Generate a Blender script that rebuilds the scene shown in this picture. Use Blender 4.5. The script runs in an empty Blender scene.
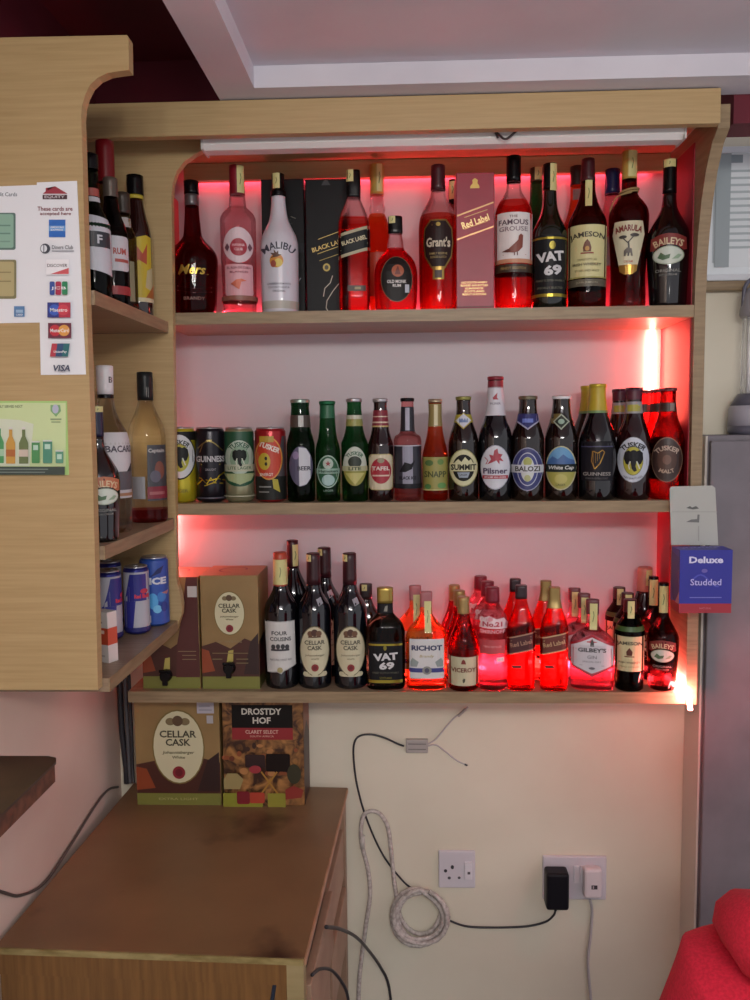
import bpy, bmesh, math, random
from math import sin, cos, pi, radians, atan2, sqrt
from mathutils import Vector, Matrix
random.seed(7)
S = bpy.context.scene
C = S.collection
F = 850.0                       # focal length in pixels of the 750 x 1000 frame
CAM = Vector((0.0, 0.0, 1.55))
yaw, pitch, roll = math.atan(33/850), math.atan(75/850), radians(0.6)
fw = Vector((-sin(yaw)*cos(pitch), cos(yaw)*cos(pitch), -sin(pitch)))
r0 = Vector((cos(yaw), sin(yaw), 0.0)); u0 = r0.cross(fw)
rt = r0*cos(roll) - u0*sin(roll); up = rt.cross(fw)
def P(px, py, Y):
    "the point at depth Y that is seen at photo position (px, py)"
    d = rt*((px-375)/F) + up*((500-py)/F) + fw
    return CAM + d*(Y/d.y)
def PX(px, py, X):
    d = rt*((px-375)/F) + up*((500-py)/F) + fw
    return CAM + d*((X-CAM.x)/d.x)
cam = bpy.data.cameras.new('camera'); co = bpy.data.objects.new('camera', cam); C.objects.link(co)
co.matrix_world = Matrix.Translation(CAM) @ Matrix((rt, up, -fw)).transposed().to_4x4()
cam.sensor_fit = 'VERTICAL'; cam.sensor_height = 36; cam.lens = 36*F/1000; cam.clip_start = 0.05
S.camera = co

# ------------------------------------------------------------------ materials
def lin(h):
    h = h.lstrip('#'); r = [int(h[i:i+2], 16)/255 for i in (0, 2, 4)]
    return tuple(c/12.92 if c <= .04045 else ((c+.055)/1.055)**2.4 for c in r) + (1,)
MC = {}
def new_mat(n):
    m = bpy.data.materials.new(n); m.use_nodes = True
    return m, m.node_tree.nodes['Principled BSDF'], m.node_tree
def pm(h, rough=.5, metal=0, coat=0):
    k = (h, rough, metal, coat)
    if k not in MC:
        m, b, t = new_mat('paint_%s' % h)
        b.inputs['Base Color'].default_value = lin(h); b.inputs['Roughness'].default_value = rough
        b.inputs['Metallic'].default_value = metal; b.inputs['Coat Weight'].default_value = coat
        if max(lin(h)[:3]) < .022 and not coat and not metal: b.inputs['Specular IOR Level'].default_value = .22
        MC[k] = m
    return MC[k]
def glass(h, rough=.02, ior=1.34, trans=1.0):
    k = ('g', h, rough, ior, trans)
    if k not in MC:
        m, b, t = new_mat('glass_%s' % h)
        b.inputs['Base Color'].default_value = lin(h); b.inputs['Roughness'].default_value = rough
        b.inputs['Transmission Weight'].default_value = trans; b.inputs['IOR'].default_value = ior
        b.inputs['Specular IOR Level'].default_value = .6
        tr = t.nodes.new('ShaderNodeBsdfTransparent'); c4 = lin(h); tr.inputs['Color'].default_value = tuple(sqrt(x) for x in c4[:3])+(1,)
        mx = t.nodes.new('ShaderNodeMixShader'); mx.inputs[0].default_value = .5
        t.links.new(b.outputs[0], mx.inputs[1]); t.links.new(tr.outputs[0], mx.inputs[2])
        t.links.new(mx.outputs[0], t.nodes['Material Output'].inputs['Surface'])
        MC[k] = m
    return MC[k]
def dark(h): return pm(h, .06, 0, .6)
def emit(h, s):
    m, b, t = new_mat('led_glow'); b.inputs['Base Color'].default_value = h
    b.inputs['Emission Color'].default_value = h
    b.inputs['Emission Strength'].default_value = s
    return m
def noise_mat(n, c1, c2, scale=(1, 1, 1), ns=6, detail=4, rough=.5, bump=0, lo=.35, hi=.65, distort=0, extra=None):
    m, b, t = new_mat(n); N = t.nodes; L = t.links
    tc = N.new('ShaderNodeTexCoord'); mp = N.new('ShaderNodeMapping'); mp.inputs['Scale'].default_value = scale
    nz = N.new('ShaderNodeTexNoise'); nz.inputs['Scale'].default_value = ns; nz.inputs['Detail'].default_value = detail
    nz.inputs['Distortion'].default_value = distort
    cr = N.new('ShaderNodeValToRGB'); cr.color_ramp.elements[0].color = lin(c1); cr.color_ramp.elements[1].color = lin(c2)
    cr.color_ramp.elements[0].position = lo; cr.color_ramp.elements[1].position = hi
    L.new(tc.outputs['Object'], mp.inputs['Vector']); L.new(mp.outputs['Vector'], nz.inputs['Vector'])
    L.new(nz.outputs['Fac'], cr.inputs['Fac'])
    out = cr.outputs['Color']
    if extra:                       # a second, larger set of stains
        c3, s3, lo3, hi3 = extra
        n2 = N.new('ShaderNodeTexNoise'); n2.inputs['Scale'].default_value = s3; n2.inputs['Detail'].default_value = 5
        L.new(tc.outputs['Object'], n2.inputs['Vector'])
        mr = N.new('ShaderNodeMapRange'); mr.inputs['From Min'].default_value = lo3; mr.inputs['From Max'].default_value = hi3
        mx = N.new('ShaderNodeMix'); mx.data_type = 'RGBA'; mx.inputs[7].default_value = lin(c3)
        L.new(n2.outputs['Fac'], mr.inputs['Value']); L.new(mr.outputs['Result'], mx.inputs[0]); L.new(out, mx.inputs[6])
        out = mx.outputs[2]
    L.new(out, b.inputs['Base Color']); b.inputs['Roughness'].default_value = rough
    if bump:
        bp = N.new('ShaderNodeBump'); bp.inputs['Strength'].default_value = bump; bp.inputs['Distance'].default_value = .002
        L.new(nz.outputs['Fac'], bp.inputs['Height']); L.new(bp.outputs['Normal'], b.inputs['Normal'])
    return m
oak = noise_mat('oak_laminate', '#ab9063', '#bba074', (2, 2, 55), 4, 5, .42, lo=.25, hi=.75, distort=.3)
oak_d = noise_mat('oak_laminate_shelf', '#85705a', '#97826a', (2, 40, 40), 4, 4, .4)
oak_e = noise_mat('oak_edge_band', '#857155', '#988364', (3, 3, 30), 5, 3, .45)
wallm = noise_mat('cream_wall_paint', '#dad3bf', '#e4decb', (1, 1, 1), 3, 5, .8, .08)
wall_l = noise_mat('side_wall_paint', '#d6c2b4', '#dfcdc0', (1, 1, 1), 3, 5, .8, .08)
maroon = noise_mat('maroon_paint', '#5a0f22', '#6a1428', (1, 1, 1), 4, 3, .7)
ceilm = noise_mat('ceiling_gypsum', '#c9c6cf', '#d3d0d8', (1, 1, 1), 4, 4, .8)
tabletop = noise_mat('worn_brown_top', '#76583c', '#8b6a49', (1, 1, 1), 5, 8, .38, lo=.3, hi=.72, extra=('#3a2116', 4.2, .60, .72))
tablewood = noise_mat('brown_veneer', '#6b4a26', '#7f5a30', (40, 2, 2), 3, 5, .4)
chipped = noise_mat('chipped_edge', '#7a6a3c', '#a09060', (6, 6, 20), 4, 6, .6, lo=.35, hi=.65, extra=('#3a2a1a', 22, .64, .70))
greym = noise_mat('grey_steel_paint', '#6f6a70', '#7d777d', (1, 1, 1), 8, 5, .42)
darkcounter = noise_mat('dark_counter', '#2e201c', '#3f2b24', (2, 2, 2), 9, 5, .3)
countere = noise_mat('dark_counter_edge', '#43221a', '#6d4030', (2, 8, 8), 10, 5, .35)
knit = noise_mat('red_fleece', '#b0122c', '#c81a38', (60, 60, 60), 5, 3, .95, .2)

# ------------------------------------------------------------------ meshes
class MB:
    "collects faces of one mesh, with a material per face"
    def __init__(s): s.v = []; s.f = []; s.m = []; s.sm = []; s.mats = []
    def mi(s, m):
        if m not in s.mats: s.mats.append(m)
        return s.mats.index(m)
    def add(s, vs, fs, m, smooth=False):
        o = len(s.v); i = s.mi(m); s.v += [tuple(p) for p in vs]
        for f in fs: s.f.append([o+k for k in f]); s.m.append(i); s.sm.append(smooth)
        return s
    def box(s, x0, x1, y0, y1, z0, z1, m, bev=0.0):
        bm = bmesh.new(); bmesh.ops.create_cube(bm, size=1)
        for v in bm.verts:
            v.co = Vector(((x0+x1)/2 + v.co.x*(x1-x0), (y0+y1)/2 + v.co.y*(y1-y0), (z0+z1)/2 + v.co.z*(z1-z0)))
        if bev: bmesh.ops.bevel(bm, geom=bm.edges[:], offset=bev, segments=2, affect='EDGES', profile=.5)
        return s.bm(bm, m)
    def bm(s, bm, m, smooth=False):
        bm.verts.index_update()
        s.add([v.co[:] for v in bm.verts], [[v.index for v in f.verts] for f in bm.faces], m, smooth); bm.free(); return s
    def prism(s, poly, axis, a, b, m, bev=0):
        "poly in the plane across the axis, pushed from a to b"
        def q(p, t): return {'y': (p[0], t, p[1]), 'x': (t, p[0], p[1]), 'z': (p[0], p[1], t)}[axis]
        bm = bmesh.new()
        va = [bm.verts.new(q(p, a)) for p in poly]; vb = [bm.verts.new(q(p, b)) for p in poly]; n = len(poly)
        bm.faces.new(va); bm.faces.new(vb[::-1])
        for i in range(n): bm.faces.new((va[i], vb[i], vb[(i+1) % n], va[(i+1) % n]))
        bmesh.ops.recalc_face_normals(bm, faces=bm.faces[:])
        if bev: bmesh.ops.bevel(bm, geom=bm.edges[:], offset=bev, segments=2, affect='EDGES', profile=.5)
        return s.bm(bm, m)
    def lathe(s, prof, m, n=32, q=1.0, e=2.0, smooth=True, cx=0, cy=0, cap=True, fm=None):
        "prof = (z, r); superellipse cross-section of depth ratio q and exponent e; fm(z) picks a material"
        vs = []; fs = []; ms = []
        for z, r in prof:
            for k in range(n):
                t = 2*pi*k/n; c, d = cos(t), sin(t)
                vs.append((cx + r*math.copysign(abs(c)**(2/e), c), cy + q*r*math.copysign(abs(d)**(2/e), d), z))
        o = len(s.v); s.v += vs
        for i in range(len(prof)-1):
            mm = s.mi(fm((prof[i][0]+prof[i+1][0])/2) if fm else m)
            for k in range(n):
                s.f.append([o+i*n+k, o+i*n+(k+1) % n, o+(i+1)*n+(k+1) % n, o+(i+1)*n+k]); s.m.append(mm); s.sm.append(smooth)
        if cap:
            s.f.append([o+k for k in range(n)][::-1]); s.m.append(s.mi(fm(prof[0][0]) if fm else m)); s.sm.append(False)
            s.f.append([o+(len(prof)-1)*n+k for k in range(n)]); s.m.append(s.mi(fm(prof[-1][0]) if fm else m)); s.sm.append(False)
        return s
    def tube(s, pts, r, m, n=8, closed=False):
        pts = [Vector(p) for p in pts]; N = len(pts); vs = []; fs = []
        prev = None
        for i, p in enumerate(pts):
            a = pts[(i-1) % N] if (i or closed) else p; b = pts[(i+1) % N] if (i < N-1 or closed) else p
            t = (b-a).normalized()
            if prev is None:
                x = t.cross(Vector((0, 0, 1)) if abs(t.z) < .9 else Vector((1, 0, 0))).normalized()
            else: x = (prev - t*prev.dot(t)).normalized()
            prev = x; y = t.cross(x)
            rr = r[i] if isinstance(r, (list, tuple)) else r
            vs += [p + x*(rr*cos(2*pi*k/n)) + y*(rr*sin(2*pi*k/n)) for k in range(n)]
        for i in range(N if closed else N-1):
            j = (i+1) % N
            fs += [[i*n+k, i*n+(k+1) % n, j*n+(k+1) % n, j*n+k] for k in range(n)]
        if not closed: fs += [[k for k in range(n)][::-1], [(N-1)*n+k for k in range(n)]]
        return s.add(vs, fs, m, True)
    def build(s, name, parent=None, loc=None):
        me = bpy.data.meshes.new(name); me.from_pydata(s.v, [], s.f)
        for m in s.mats: me.materials.append(m)
        me.polygons.foreach_set('material_index', s.m); me.polygons.foreach_set('use_smooth', s.sm)
        me.validate(); me.update()
        o = bpy.data.objects.new(name, me); C.objects.link(o)
        if loc: o.location = loc
        if parent: o.parent = parent
        return o
def spline(pts, n=10, closed=False):
    pts = [Vector(p) for p in pts]; out = []; N = len(pts)
    for i in range(N if closed else N-1):
        g = lambda k: pts[k % N] if closed else pts[max(0, min(N-1, k))]
        a, b, c, d = g(i-1), g(i), g(i+1), g(i+2)
        for k in range(n):
            t = k/n
            out.append(.5*((2*b)+(c-a)*t+(2*a-5*b+4*c-d)*t*t+(3*b-a-3*c+d)*t**3))
    if not closed: out.append(pts[-1])
    return out
def tag(o, label, cat, group=None):
    o['label'] = label; o['category'] = cat
    if group: o['group'] = group
    return o
def struct(o): o['kind'] = 'structure'; return o
def empty(name, loc, rz=0):
    o = bpy.data.objects.new(name, None); C.objects.link(o); o.location = loc; o.rotation_euler = (0, 0, rz)
    o.empty_display_size = .03; return o
def dup(root, loc, rz, label, group=None):
    r = root.copy(); C.objects.link(r); r.location = loc; r.rotation_euler = (0, 0, rz); r['label'] = label
    if group: r['group'] = group
    for ch in list(root.children):
        c = ch.copy(); C.objects.link(c); c.parent = r
        for g in list(ch.children):
            d = g.copy(); C.objects.link(d); d.parent = c
    return r
# ------------------------------------------------------------------ lettering and printed art
TX = {}
def text_geo(s, bold=.012):
    if (s, bold) not in TX:
        c = bpy.data.curves.new('lettering', 'FONT'); c.body = s; c.resolution_u = 2; c.fill_mode = 'FRONT'; c.offset = bold
        o = bpy.data.objects.new('lettering', c); C.objects.link(o)
        bpy.context.view_layer.update()
        me = bpy.data.meshes.new_from_object(o.evaluated_get(bpy.context.evaluated_depsgraph_get()))
        vs = [(v.co.x, v.co.y) for v in me.vertices]; fs = [list(p.vertices) for p in me.polygons]
        bpy.data.objects.remove(o); bpy.data.curves.remove(c); bpy.data.meshes.remove(me)
        x0 = min(v[0] for v in vs); x1 = max(v[0] for v in vs); y0 = min(v[1] for v in vs); y1 = max(v[1] for v in vs)
        h = max(y1-y0, 1e-6)
        TX[(s, bold)] = ([((x-(x0+x1)/2)/h, (y-(y0+y1)/2)/h) for x, y in vs], fs, (x1-x0)/h)
    return TX[(s, bold)]
def ell(cu, cv, ru, rv, n=28): return [(cu+ru*cos(2*pi*k/n), cv+rv*sin(2*pi*k/n)) for k in range(n)]
def rrect(u0_, v0, u1, v1, r, n=4):
    out = []
    for cx, cy, a in ((u1-r, v1-r, 0), (u0_+r, v1-r, 90), (u0_+r, v0+r, 180), (u1-r, v0+r, 270)):
        out += [(cx+r*cos(radians(a+90*k/n)), cy+r*sin(radians(a+90*k/n))) for k in range(n+1)]
    return out
def cut(poly, su, sv):
    bm = bmesh.new(); vs = [bm.verts.new((u, v, 0)) for u, v in poly]
    f = bm.faces.new(vs)
    if f.calc_area() and f.normal.z < 0: f.normal_flip()
    bmesh.ops.triangulate(bm, faces=[f]) if len(poly) > 4 and not convex(poly) else None
    us = [p[0] for p in poly]; vv = [p[1] for p in poly]
    for lo, hi, st, no in ((min(us), max(us), su, (1, 0, 0)), (min(vv), max(vv), sv, (0, 1, 0))):
        if not st: continue
        n = int((hi-lo)/st)
        for k in range(1, n+1):
            c = lo+(hi-lo)*k/(n+1)
            bmesh.ops.bisect_plane(bm, geom=bm.verts[:]+bm.edges[:]+bm.faces[:], plane_co=(c, 0, 0) if no[0] else (0, c, 0), plane_no=no, dist=1e-7)
    bm.verts.index_update()
    r = [(v.co.x, v.co.y) for v in bm.verts], [[v.index for v in g.verts] for g in bm.faces]
    bm.free(); return r
def convex(p):
    s = 0; n = len(p)
    for i in range(n):
        a, b, c = p[i], p[(i+1) % n], p[(i+2) % n]
        z = (b[0]-a[0])*(c[1]-b[1])-(b[1]-a[1])*(c[0]-b[0])
        if abs(z) < 1e-9: continue
        if s and z*s < 0: return False
        s = z
    return True
def slice_mesh(pts, fs, st):
    bm = bmesh.new(); vs = [bm.verts.new((u, v, 0)) for u, v in pts]
    for f in fs:
        try: bm.faces.new([vs[i] for i in f])
        except ValueError: pass
    lo = min(p[0] for p in pts); hi = max(p[0] for p in pts); n = int((hi-lo)/st)
    for k in range(1, n+1):
        c = lo+(hi-lo)*k/(n+1)
        bmesh.ops.bisect_plane(bm, geom=bm.verts[:]+bm.edges[:]+bm.faces[:], plane_co=(c, 0, 0), plane_no=(1, 0, 0), dist=1e-7)
    bm.verts.index_update()
    r = [(v.co.x, v.co.y) for v in bm.verts], [[v.index for v in g.verts] for g in bm.faces]
    bm.free(); return r
def art(mb, els, surf, su=3, sv=8, base=0, rough=.45, wrap=None):
    "prints 2D elements on a surface: R rectangle, Q rounded rectangle, E ellipse, P polygon, L stroke, T text, W band all round"
    for i, e in enumerate(els):
        k = e[0]; off = base+.00035+.00022*i
        gold = lambda h: pm(h[1:], .3, .8) if h.startswith('*') else pm(h, rough)
        if k == 'W': wrap(mb, e[1], e[2], gold(e[3]), off); continue
        if k == 'T':
            s, cu, cv, h, col = e[1:6]; o = e[6] if len(e) > 6 else {}
            vs, fs, w = text_geo(s, o.get('b', .012))
            sx = h if 'w' not in o else o['w']/w
            a = radians(o.get('rot', 0)); R = o.get('arc'); out = []
            for x, y in vs:
                x, y = x*sx + y*h*o.get('sh', 0), y*h
                if R: x, y = (R+y)*sin(x/R), (R+y)*cos(x/R)-R
                out.append((cu+x*cos(a)-y*sin(a), cv+x*sin(a)+y*cos(a)))
            m = gold(col)
            if su and h > 3.2: out, fs = slice_mesh(out, fs, 1.7)
        else:
            if k == 'R': poly = [(e[1], e[2]), (e[3], e[2]), (e[3], e[4]), (e[1], e[4])]; col = e[5]
            elif k == 'Q': poly = rrect(*e[1:6]); col = e[6]
            elif k == 'E': poly = ell(*e[1:5]); col = e[5]
            elif k == 'P': poly = e[1]; col = e[2]
            elif k == 'L':
                pts = [Vector(p) for p in e[1]]; h = e[2]/2; col = e[3]; A = []; B = []
                for j, p in enumerate(pts):
                    t = (pts[min(j+1, len(pts)-1)]-pts[max(j-1, 0)]).normalized(); nn = Vector((-t.y, t.x))*h
                    A.append(tuple(p+nn)); B.append(tuple(p-nn))
                m = gold(col); n = len(pts)
                mb.add([surf(u, v, off) for u, v in A+B], [[j, n+j, n+j+1, j+1] for j in range(n-1)], m); continue
            m = gold(col); out, fs = cut(poly, su, sv)
        mb.add([surf(u, v, off) for u, v in out], fs, m)
    return mb
# ------------------------------------------------------------------ levels (metres)
YF, YW, XL = 1.75, 1.97, -0.70                       # shelf fronts, back wall, side wall
zT, zM, zB = P(430, 309, YF).z, P(430, 502, YF).z, P(430, 692, YF).z
c0 = CAM.z
zbt, zbb = P(430, 95, 1.62).z, P(430, 130, 1.62).z    # the long fascia board
zs = zbt + .002                                       # underside of the plaster border
XR = P(692, 420, YF).x                                # inside of the unit's end panel
XS = -.482                                            # free edge of the corner shelves
zU, zC, zD = c0+.212, c0-.187, c0-.402                # corner shelves
# ------------------------------------------------------------------ the setting
zmar = P(170, 98, YW).z + .0
w = MB()
w.box(XL-.1, 1.5, YW, YW+.1, 0, zmar-.06, wallm); w.box(XL-.1, 1.5, YW, YW+.1, zmar-.06, 2.7, maroon)
struct(w.build('wall_back'))
w = MB(); w.box(XL-.1, XL, -1.2, YW, 0, c0+.40, wall_l); w.box(XL-.1, XL, -1.2, YW, c0+.40, 2.7, maroon); struct(w.build('wall_left'))
struct(MB().box(XL-.1, 1.5, -1.2, YW+.1, -.1, 0, noise_mat('floor_tile', '#6d655c', '#7c7369', (1, 1, 1), 4, 5, .4)).build('floor'))
w = MB(); xs, xt, yt = -.343, -.27, 1.572
w.box(xs, xt, -1.2, 1.66, zs, zs+.2, ceilm); w.box(xt, 1.5, yt, 1.66, zs, zs+.2, ceilm)
w.box(xt, 1.5, -1.2, yt, zs+.038, zs+.2, ceilm)
w.box(XL-.1, xs, -1.2, YW, c0+.82, c0+.95, maroon)
struct(w.build('ceiling'))
zq0, zq1 = P(740, 123, 1.66).z, P(740, 87, 1.66).z
struct(MB().box(XR+.035, 1.5, 1.662, 1.74, zq0, zs+.2, maroon).build('trim_1'))
zr = P(730, 287, YW).z
struct(MB().box(XR+.03, 1.5, YW-.03, YW-.0005, zr-.011, zr+.009, oak_e, .003).build('trim_2'))
# ------------------------------------------------------------------ wall shelf unit
unit = tag(empty('wall_shelf_unit', (0, YW, zB-.03)), 'long oak laminate bar shelf unit with three lit shelves under the ceiling', 'shelf unit')
def child(mb, name, root):
    o = mb.build(name); o.parent = root; o.matrix_parent_inverse = Matrix.Translation(-Vector(root.location)); return o
xl = -.635
for z, x0 in ((zT, XS-.02), (zM, XS-.02), (zB, -.60)):
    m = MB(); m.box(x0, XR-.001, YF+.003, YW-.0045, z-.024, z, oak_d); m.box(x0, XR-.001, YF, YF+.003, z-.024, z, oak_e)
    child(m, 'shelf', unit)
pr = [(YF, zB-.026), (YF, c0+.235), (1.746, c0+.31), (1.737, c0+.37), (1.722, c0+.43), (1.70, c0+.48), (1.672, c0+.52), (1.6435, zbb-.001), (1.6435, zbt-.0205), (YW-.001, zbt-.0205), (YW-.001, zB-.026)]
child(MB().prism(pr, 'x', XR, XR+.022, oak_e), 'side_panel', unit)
redp = noise_mat('red_glow_paint', '#8c1426', '#98182c', (1, 1, 1), 5, 3, .5)  # rope-light red on the oak, put into the colour of thin added sheets
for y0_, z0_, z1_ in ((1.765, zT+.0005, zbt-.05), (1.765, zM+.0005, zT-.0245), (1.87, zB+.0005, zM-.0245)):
    child(MB().box(XR-.0025, XR-.0002, y0_, YW-.0045, z0_, z1_, redp), 'red_glow_sheet', unit)
xb = P(721, 105, 1.62).x
child(MB().box(-.60, xb, 1.62, 1.642, zbb, zbt, oak, .0015), 'fascia_board', unit)
child(MB().box(-.60, XR+.0, 1.643, YW-.001, zbt-.02, zbt-.002, oak), 'top_board', unit)
zr0, zr1 = P(430, 179, 1.95).z, zbt-.021
child(MB().box(XS-.01, XR-.001, 1.925, 1.943, zr0, zr1, oak), 'back_rail', unit)
child(MB().box(-.60, XR-.001, YW-.004, YW-.0005, zB+.0002, zr1, noise_mat('pale_laminate', '#c4bdc4', '#ccc5cb', (1, 1, 1), 3, 4, .5)), 'back_panel', unit)
# white batten under the top board
xa, xz = P(206, 145, 1.69).x, P(680, 140, 1.69).x
m = MB(); zz = P(430, 148, 1.69).z
m.prism([(1.665, zz+.03), (1.665, zz+.008), (1.675, zz), (1.705, zz), (1.715, zz+.008), (1.715, zz+.03)], 'x', xa, xz, pm('e6e4e2', .35))
m.box(xa-.004, xa, 1.663, 1.717, zz-.001, zz+.031, pm('c9c6c2', .4)); m.box(xz, xz+.004, 1.663, 1.717, zz-.001, zz+.031, pm('c9c6c2', .4))
bt = tag(m.build('light_batten'), 'unlit white light batten tucked behind the long fascia board', 'lamp')
pts = [P(498, 138, 1.66), P(496, 132, 1.655), P(505, 139, 1.652), P(514, 133, 1.652), P(519, 127, 1.655), P(516, 118, 1.66)]
tag(MB().tube(spline(pts), .0022, pm('2a1a1c', .5)).build('loose_cable'), 'short dark red loop of cable hanging below the long fascia board', 'cable')
# ------------------------------------------------------------------ corner shelf unit
cu = tag(empty('corner_shelf_unit', (XL, 1.3, zD-.024)), 'oak laminate corner shelf unit whose big end panel carries the card signs', 'shelf unit')
def pxpoly(l, Y): return [(P(x, y, Y).x, P(x, y, Y).z) for x, y in l]
pn = [(XL+.001, P(0, 37, 1.3).z)] + pxpoly([(127, 35), (128.5, 38), (129, 70), (120, 71), (108, 73), (98, 77.5), (90, 85), (85, 95), (82, 106), (81, 118), (82, 140), (86, 290), (93, 480), (98, 690)], 1.3) + [(XL+.001, P(0, 690, 1.3).z)]
child(MB().prism(pn, 'y', 1.3, 1.32, oak), 'end_panel', cu)
pf = [(XL+.001, zbt-.021)] + [(P(206, 140, 1.74).x, zbt-.021)] + pxpoly([(206, 151), (196, 156), (186, 163), (178, 173), (174, 185), (173, 200), (175, 360), (178, 580), (181.5, 592), (183.5, 603), (183, 613), (180, 622)], 1.74) + [(P(177, 628, 1.74).x, zD-.024), (XL+.001, zD-.024)]
child(MB().prism(pf, 'y', 1.729, 1.748, oak), 'end_panel', cu)
for z in (zU, zC, zD):
    m = MB(); m.box(XL+.001, XS-.002, 1.321, 1.7285, z-.022, z, oak_d); m.box(XS-.002, XS, 1.321, 1.7285, z-.022, z, oak_e); child(m, 'shelf', cu)
# ------------------------------------------------------------------ brown side cabinet
zt = P(348, 784, YW).z; tx = -.1485; ty = 1.315; tl = -.668
tb = tag(empty('side_cabinet', (tl, YW, 0)), 'low brown veneer cabinet with a stained top under the shelves', 'cabinet')
m = MB(); m.box(tl, tx, ty+.003, YW-.002, zt-.011, zt, tabletop); m.box(tl, tx-.001, ty, ty+.003, zt-.011, zt-.001, chipped)
m.box(tx, tx+.002, ty+.003, YW-.002, zt-.011, zt-.001, noise_mat('pale_edge', '#a07a5c', '#b98f70', (4, 4, 4), 8, 4, .5))
child(m, 'cabinet_top', tb)
m = MB(); m.box(tl+.002, tx-.05, ty+.02, YW-.003, .06, zt-.011, tablewood)
m.box(tl+.002, tx-.03, ty+.012, ty+.02, .0, zt-.011, tablewood)
child(m, 'carcass', tb)
pale = noise_mat('pale_stile', '#8f8058', '#a08f68', (2, 2, 8), 5, 4, .5)
child(MB().box(tx-.03, tx-.002, ty+.006, ty+.032, 0, zt-.011, pale), 'front_stile', tb)
child(MB().box(tl+.002, tx-.03, ty+.006, ty+.012, zt-.05, zt-.0115, tablewood), 'front_rail', tb)
pink = noise_mat('pale_pink_board', '#937560', '#a3866f', (2, 2, 2), 5, 4, .5)
child(MB().box(tx-.03, tx-.004, YW-.035, YW-.003, 0, zt-.011, pink), 'back_stile', tb)
dk = pm('1c1512', .6)
child(MB().box(tx-.02, tx-.004, 1.35, 1.93, zt-.042, zt-.0115, pink, .001), 'side_rail', tb)
for y0, y1, z0, z1, out in ((1.66, 1.93, zt-.20, zt-.085, -.002), (1.36, 1.65, zt-.20, zt-.075, .008), (1.36, 1.65, zt-.36, zt-.225, .0), (1.66, 1.93, zt-.36, zt-.225, .003)):
    child(MB().box(tx-.02+out, tx-.004+out, y0, y1, z0, z1, pink, .002), 'drawer', tb)
child(MB().box(tx-.05, tx-.048, 1.36, YW-.04, .06, zt-.011, dk), 'gap_shade_sheet', tb)  # near-black sheet: shade in the drawer gaps put into the colour
tb.rotation_euler = (0, 0, radians(-2.1))
# dark counter at the side wall
xq, yq = P(62, 764, 1.2).x, 1.2; zq = P(50, 756, 1.2).z
m = MB(); r = .02
poly = [(XL+.001, .55), (xq, .55), (xq, yq-r), (xq-.006, yq-.006), (xq-r, yq), (XL+.001, yq)]
m.prism(poly, 'z', zq-.004, zq, darkcounter); m.prism([(x-(.002 if x > -.6 else 0), y-.001) for x, y in poly], 'z', zq-.03, zq-.004, countere)
ctr = tag(m.build('counter_shelf'), 'dark brown counter corner fixed to the pink wall below the corner shelves', 'counter')
# grey steel cabinet beside the unit
gy = 1.87; gx, gz = P(697, 800, gy).x, P(725, 435, gy).z
g = tag(empty('steel_cabinet', (gx+.3, gy+.05, 0)), 'tall shallow grey steel cabinet against the wall past the shelf unit end', 'cabinet')
m = MB(); m.box(gx+.004, gx+.6, gy+.002, YW-.002, .0, gz, greym, .003); child(m, 'carcass', g)
child(MB().box(gx, gx+.0045, gy, YW-.002, 0, gz-.002, pm('cfc6bc', .4)), 'edge_strip', g)
child(MB().box(gx+.008, gx+.59, gy-.012, gy+.001, .06, gz-.012, greym, .003), 'cabinet_door', g)

# ------------------------------------------------------------------ posters and signs (flat things)
def flatsign(name, label, Y, els, outline, cat='sign', th=.0008, paper='e9ebf0', rough=.45):
    pl = pxpoly(outline, Y); cx = sum(p[0] for p in pl)/len(pl); zmin = min(p[1] for p in pl)
    m = MB(); m.prism(pl, 'y', Y-th, Y+.0004, pm(paper, rough))
    def surf(u, v, off): p = P(u, v, Y); return (p.x, Y-th-off, p.z)
    fl = []
    for e in els:
        if e[0] == 'T':
            o = dict(e[6]) if len(e) > 6 else {}; fl.append(e)
        else: fl.append(e)
    # text runs upwards in v, the photo downwards: print letters about their own centre
    def tsurf(c):
        def f(u, v, off): p = P(u, 2*c-v, Y); return (p.x, Y-th-off, p.z)
        return f
    for i, e in enumerate(fl):
        art(m, [e], tsurf(e[3]) if e[0] == 'T' else surf, su=0, sv=0, base=.00022*i)
    o = m.build(name); c = Vector((cx, Y, zmin))
    for v in o.data.vertices: v.co -= c
    o.location = c; return tag(o, label, cat)
W_, N_ = 'f4f4f6', '30363f'
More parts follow.
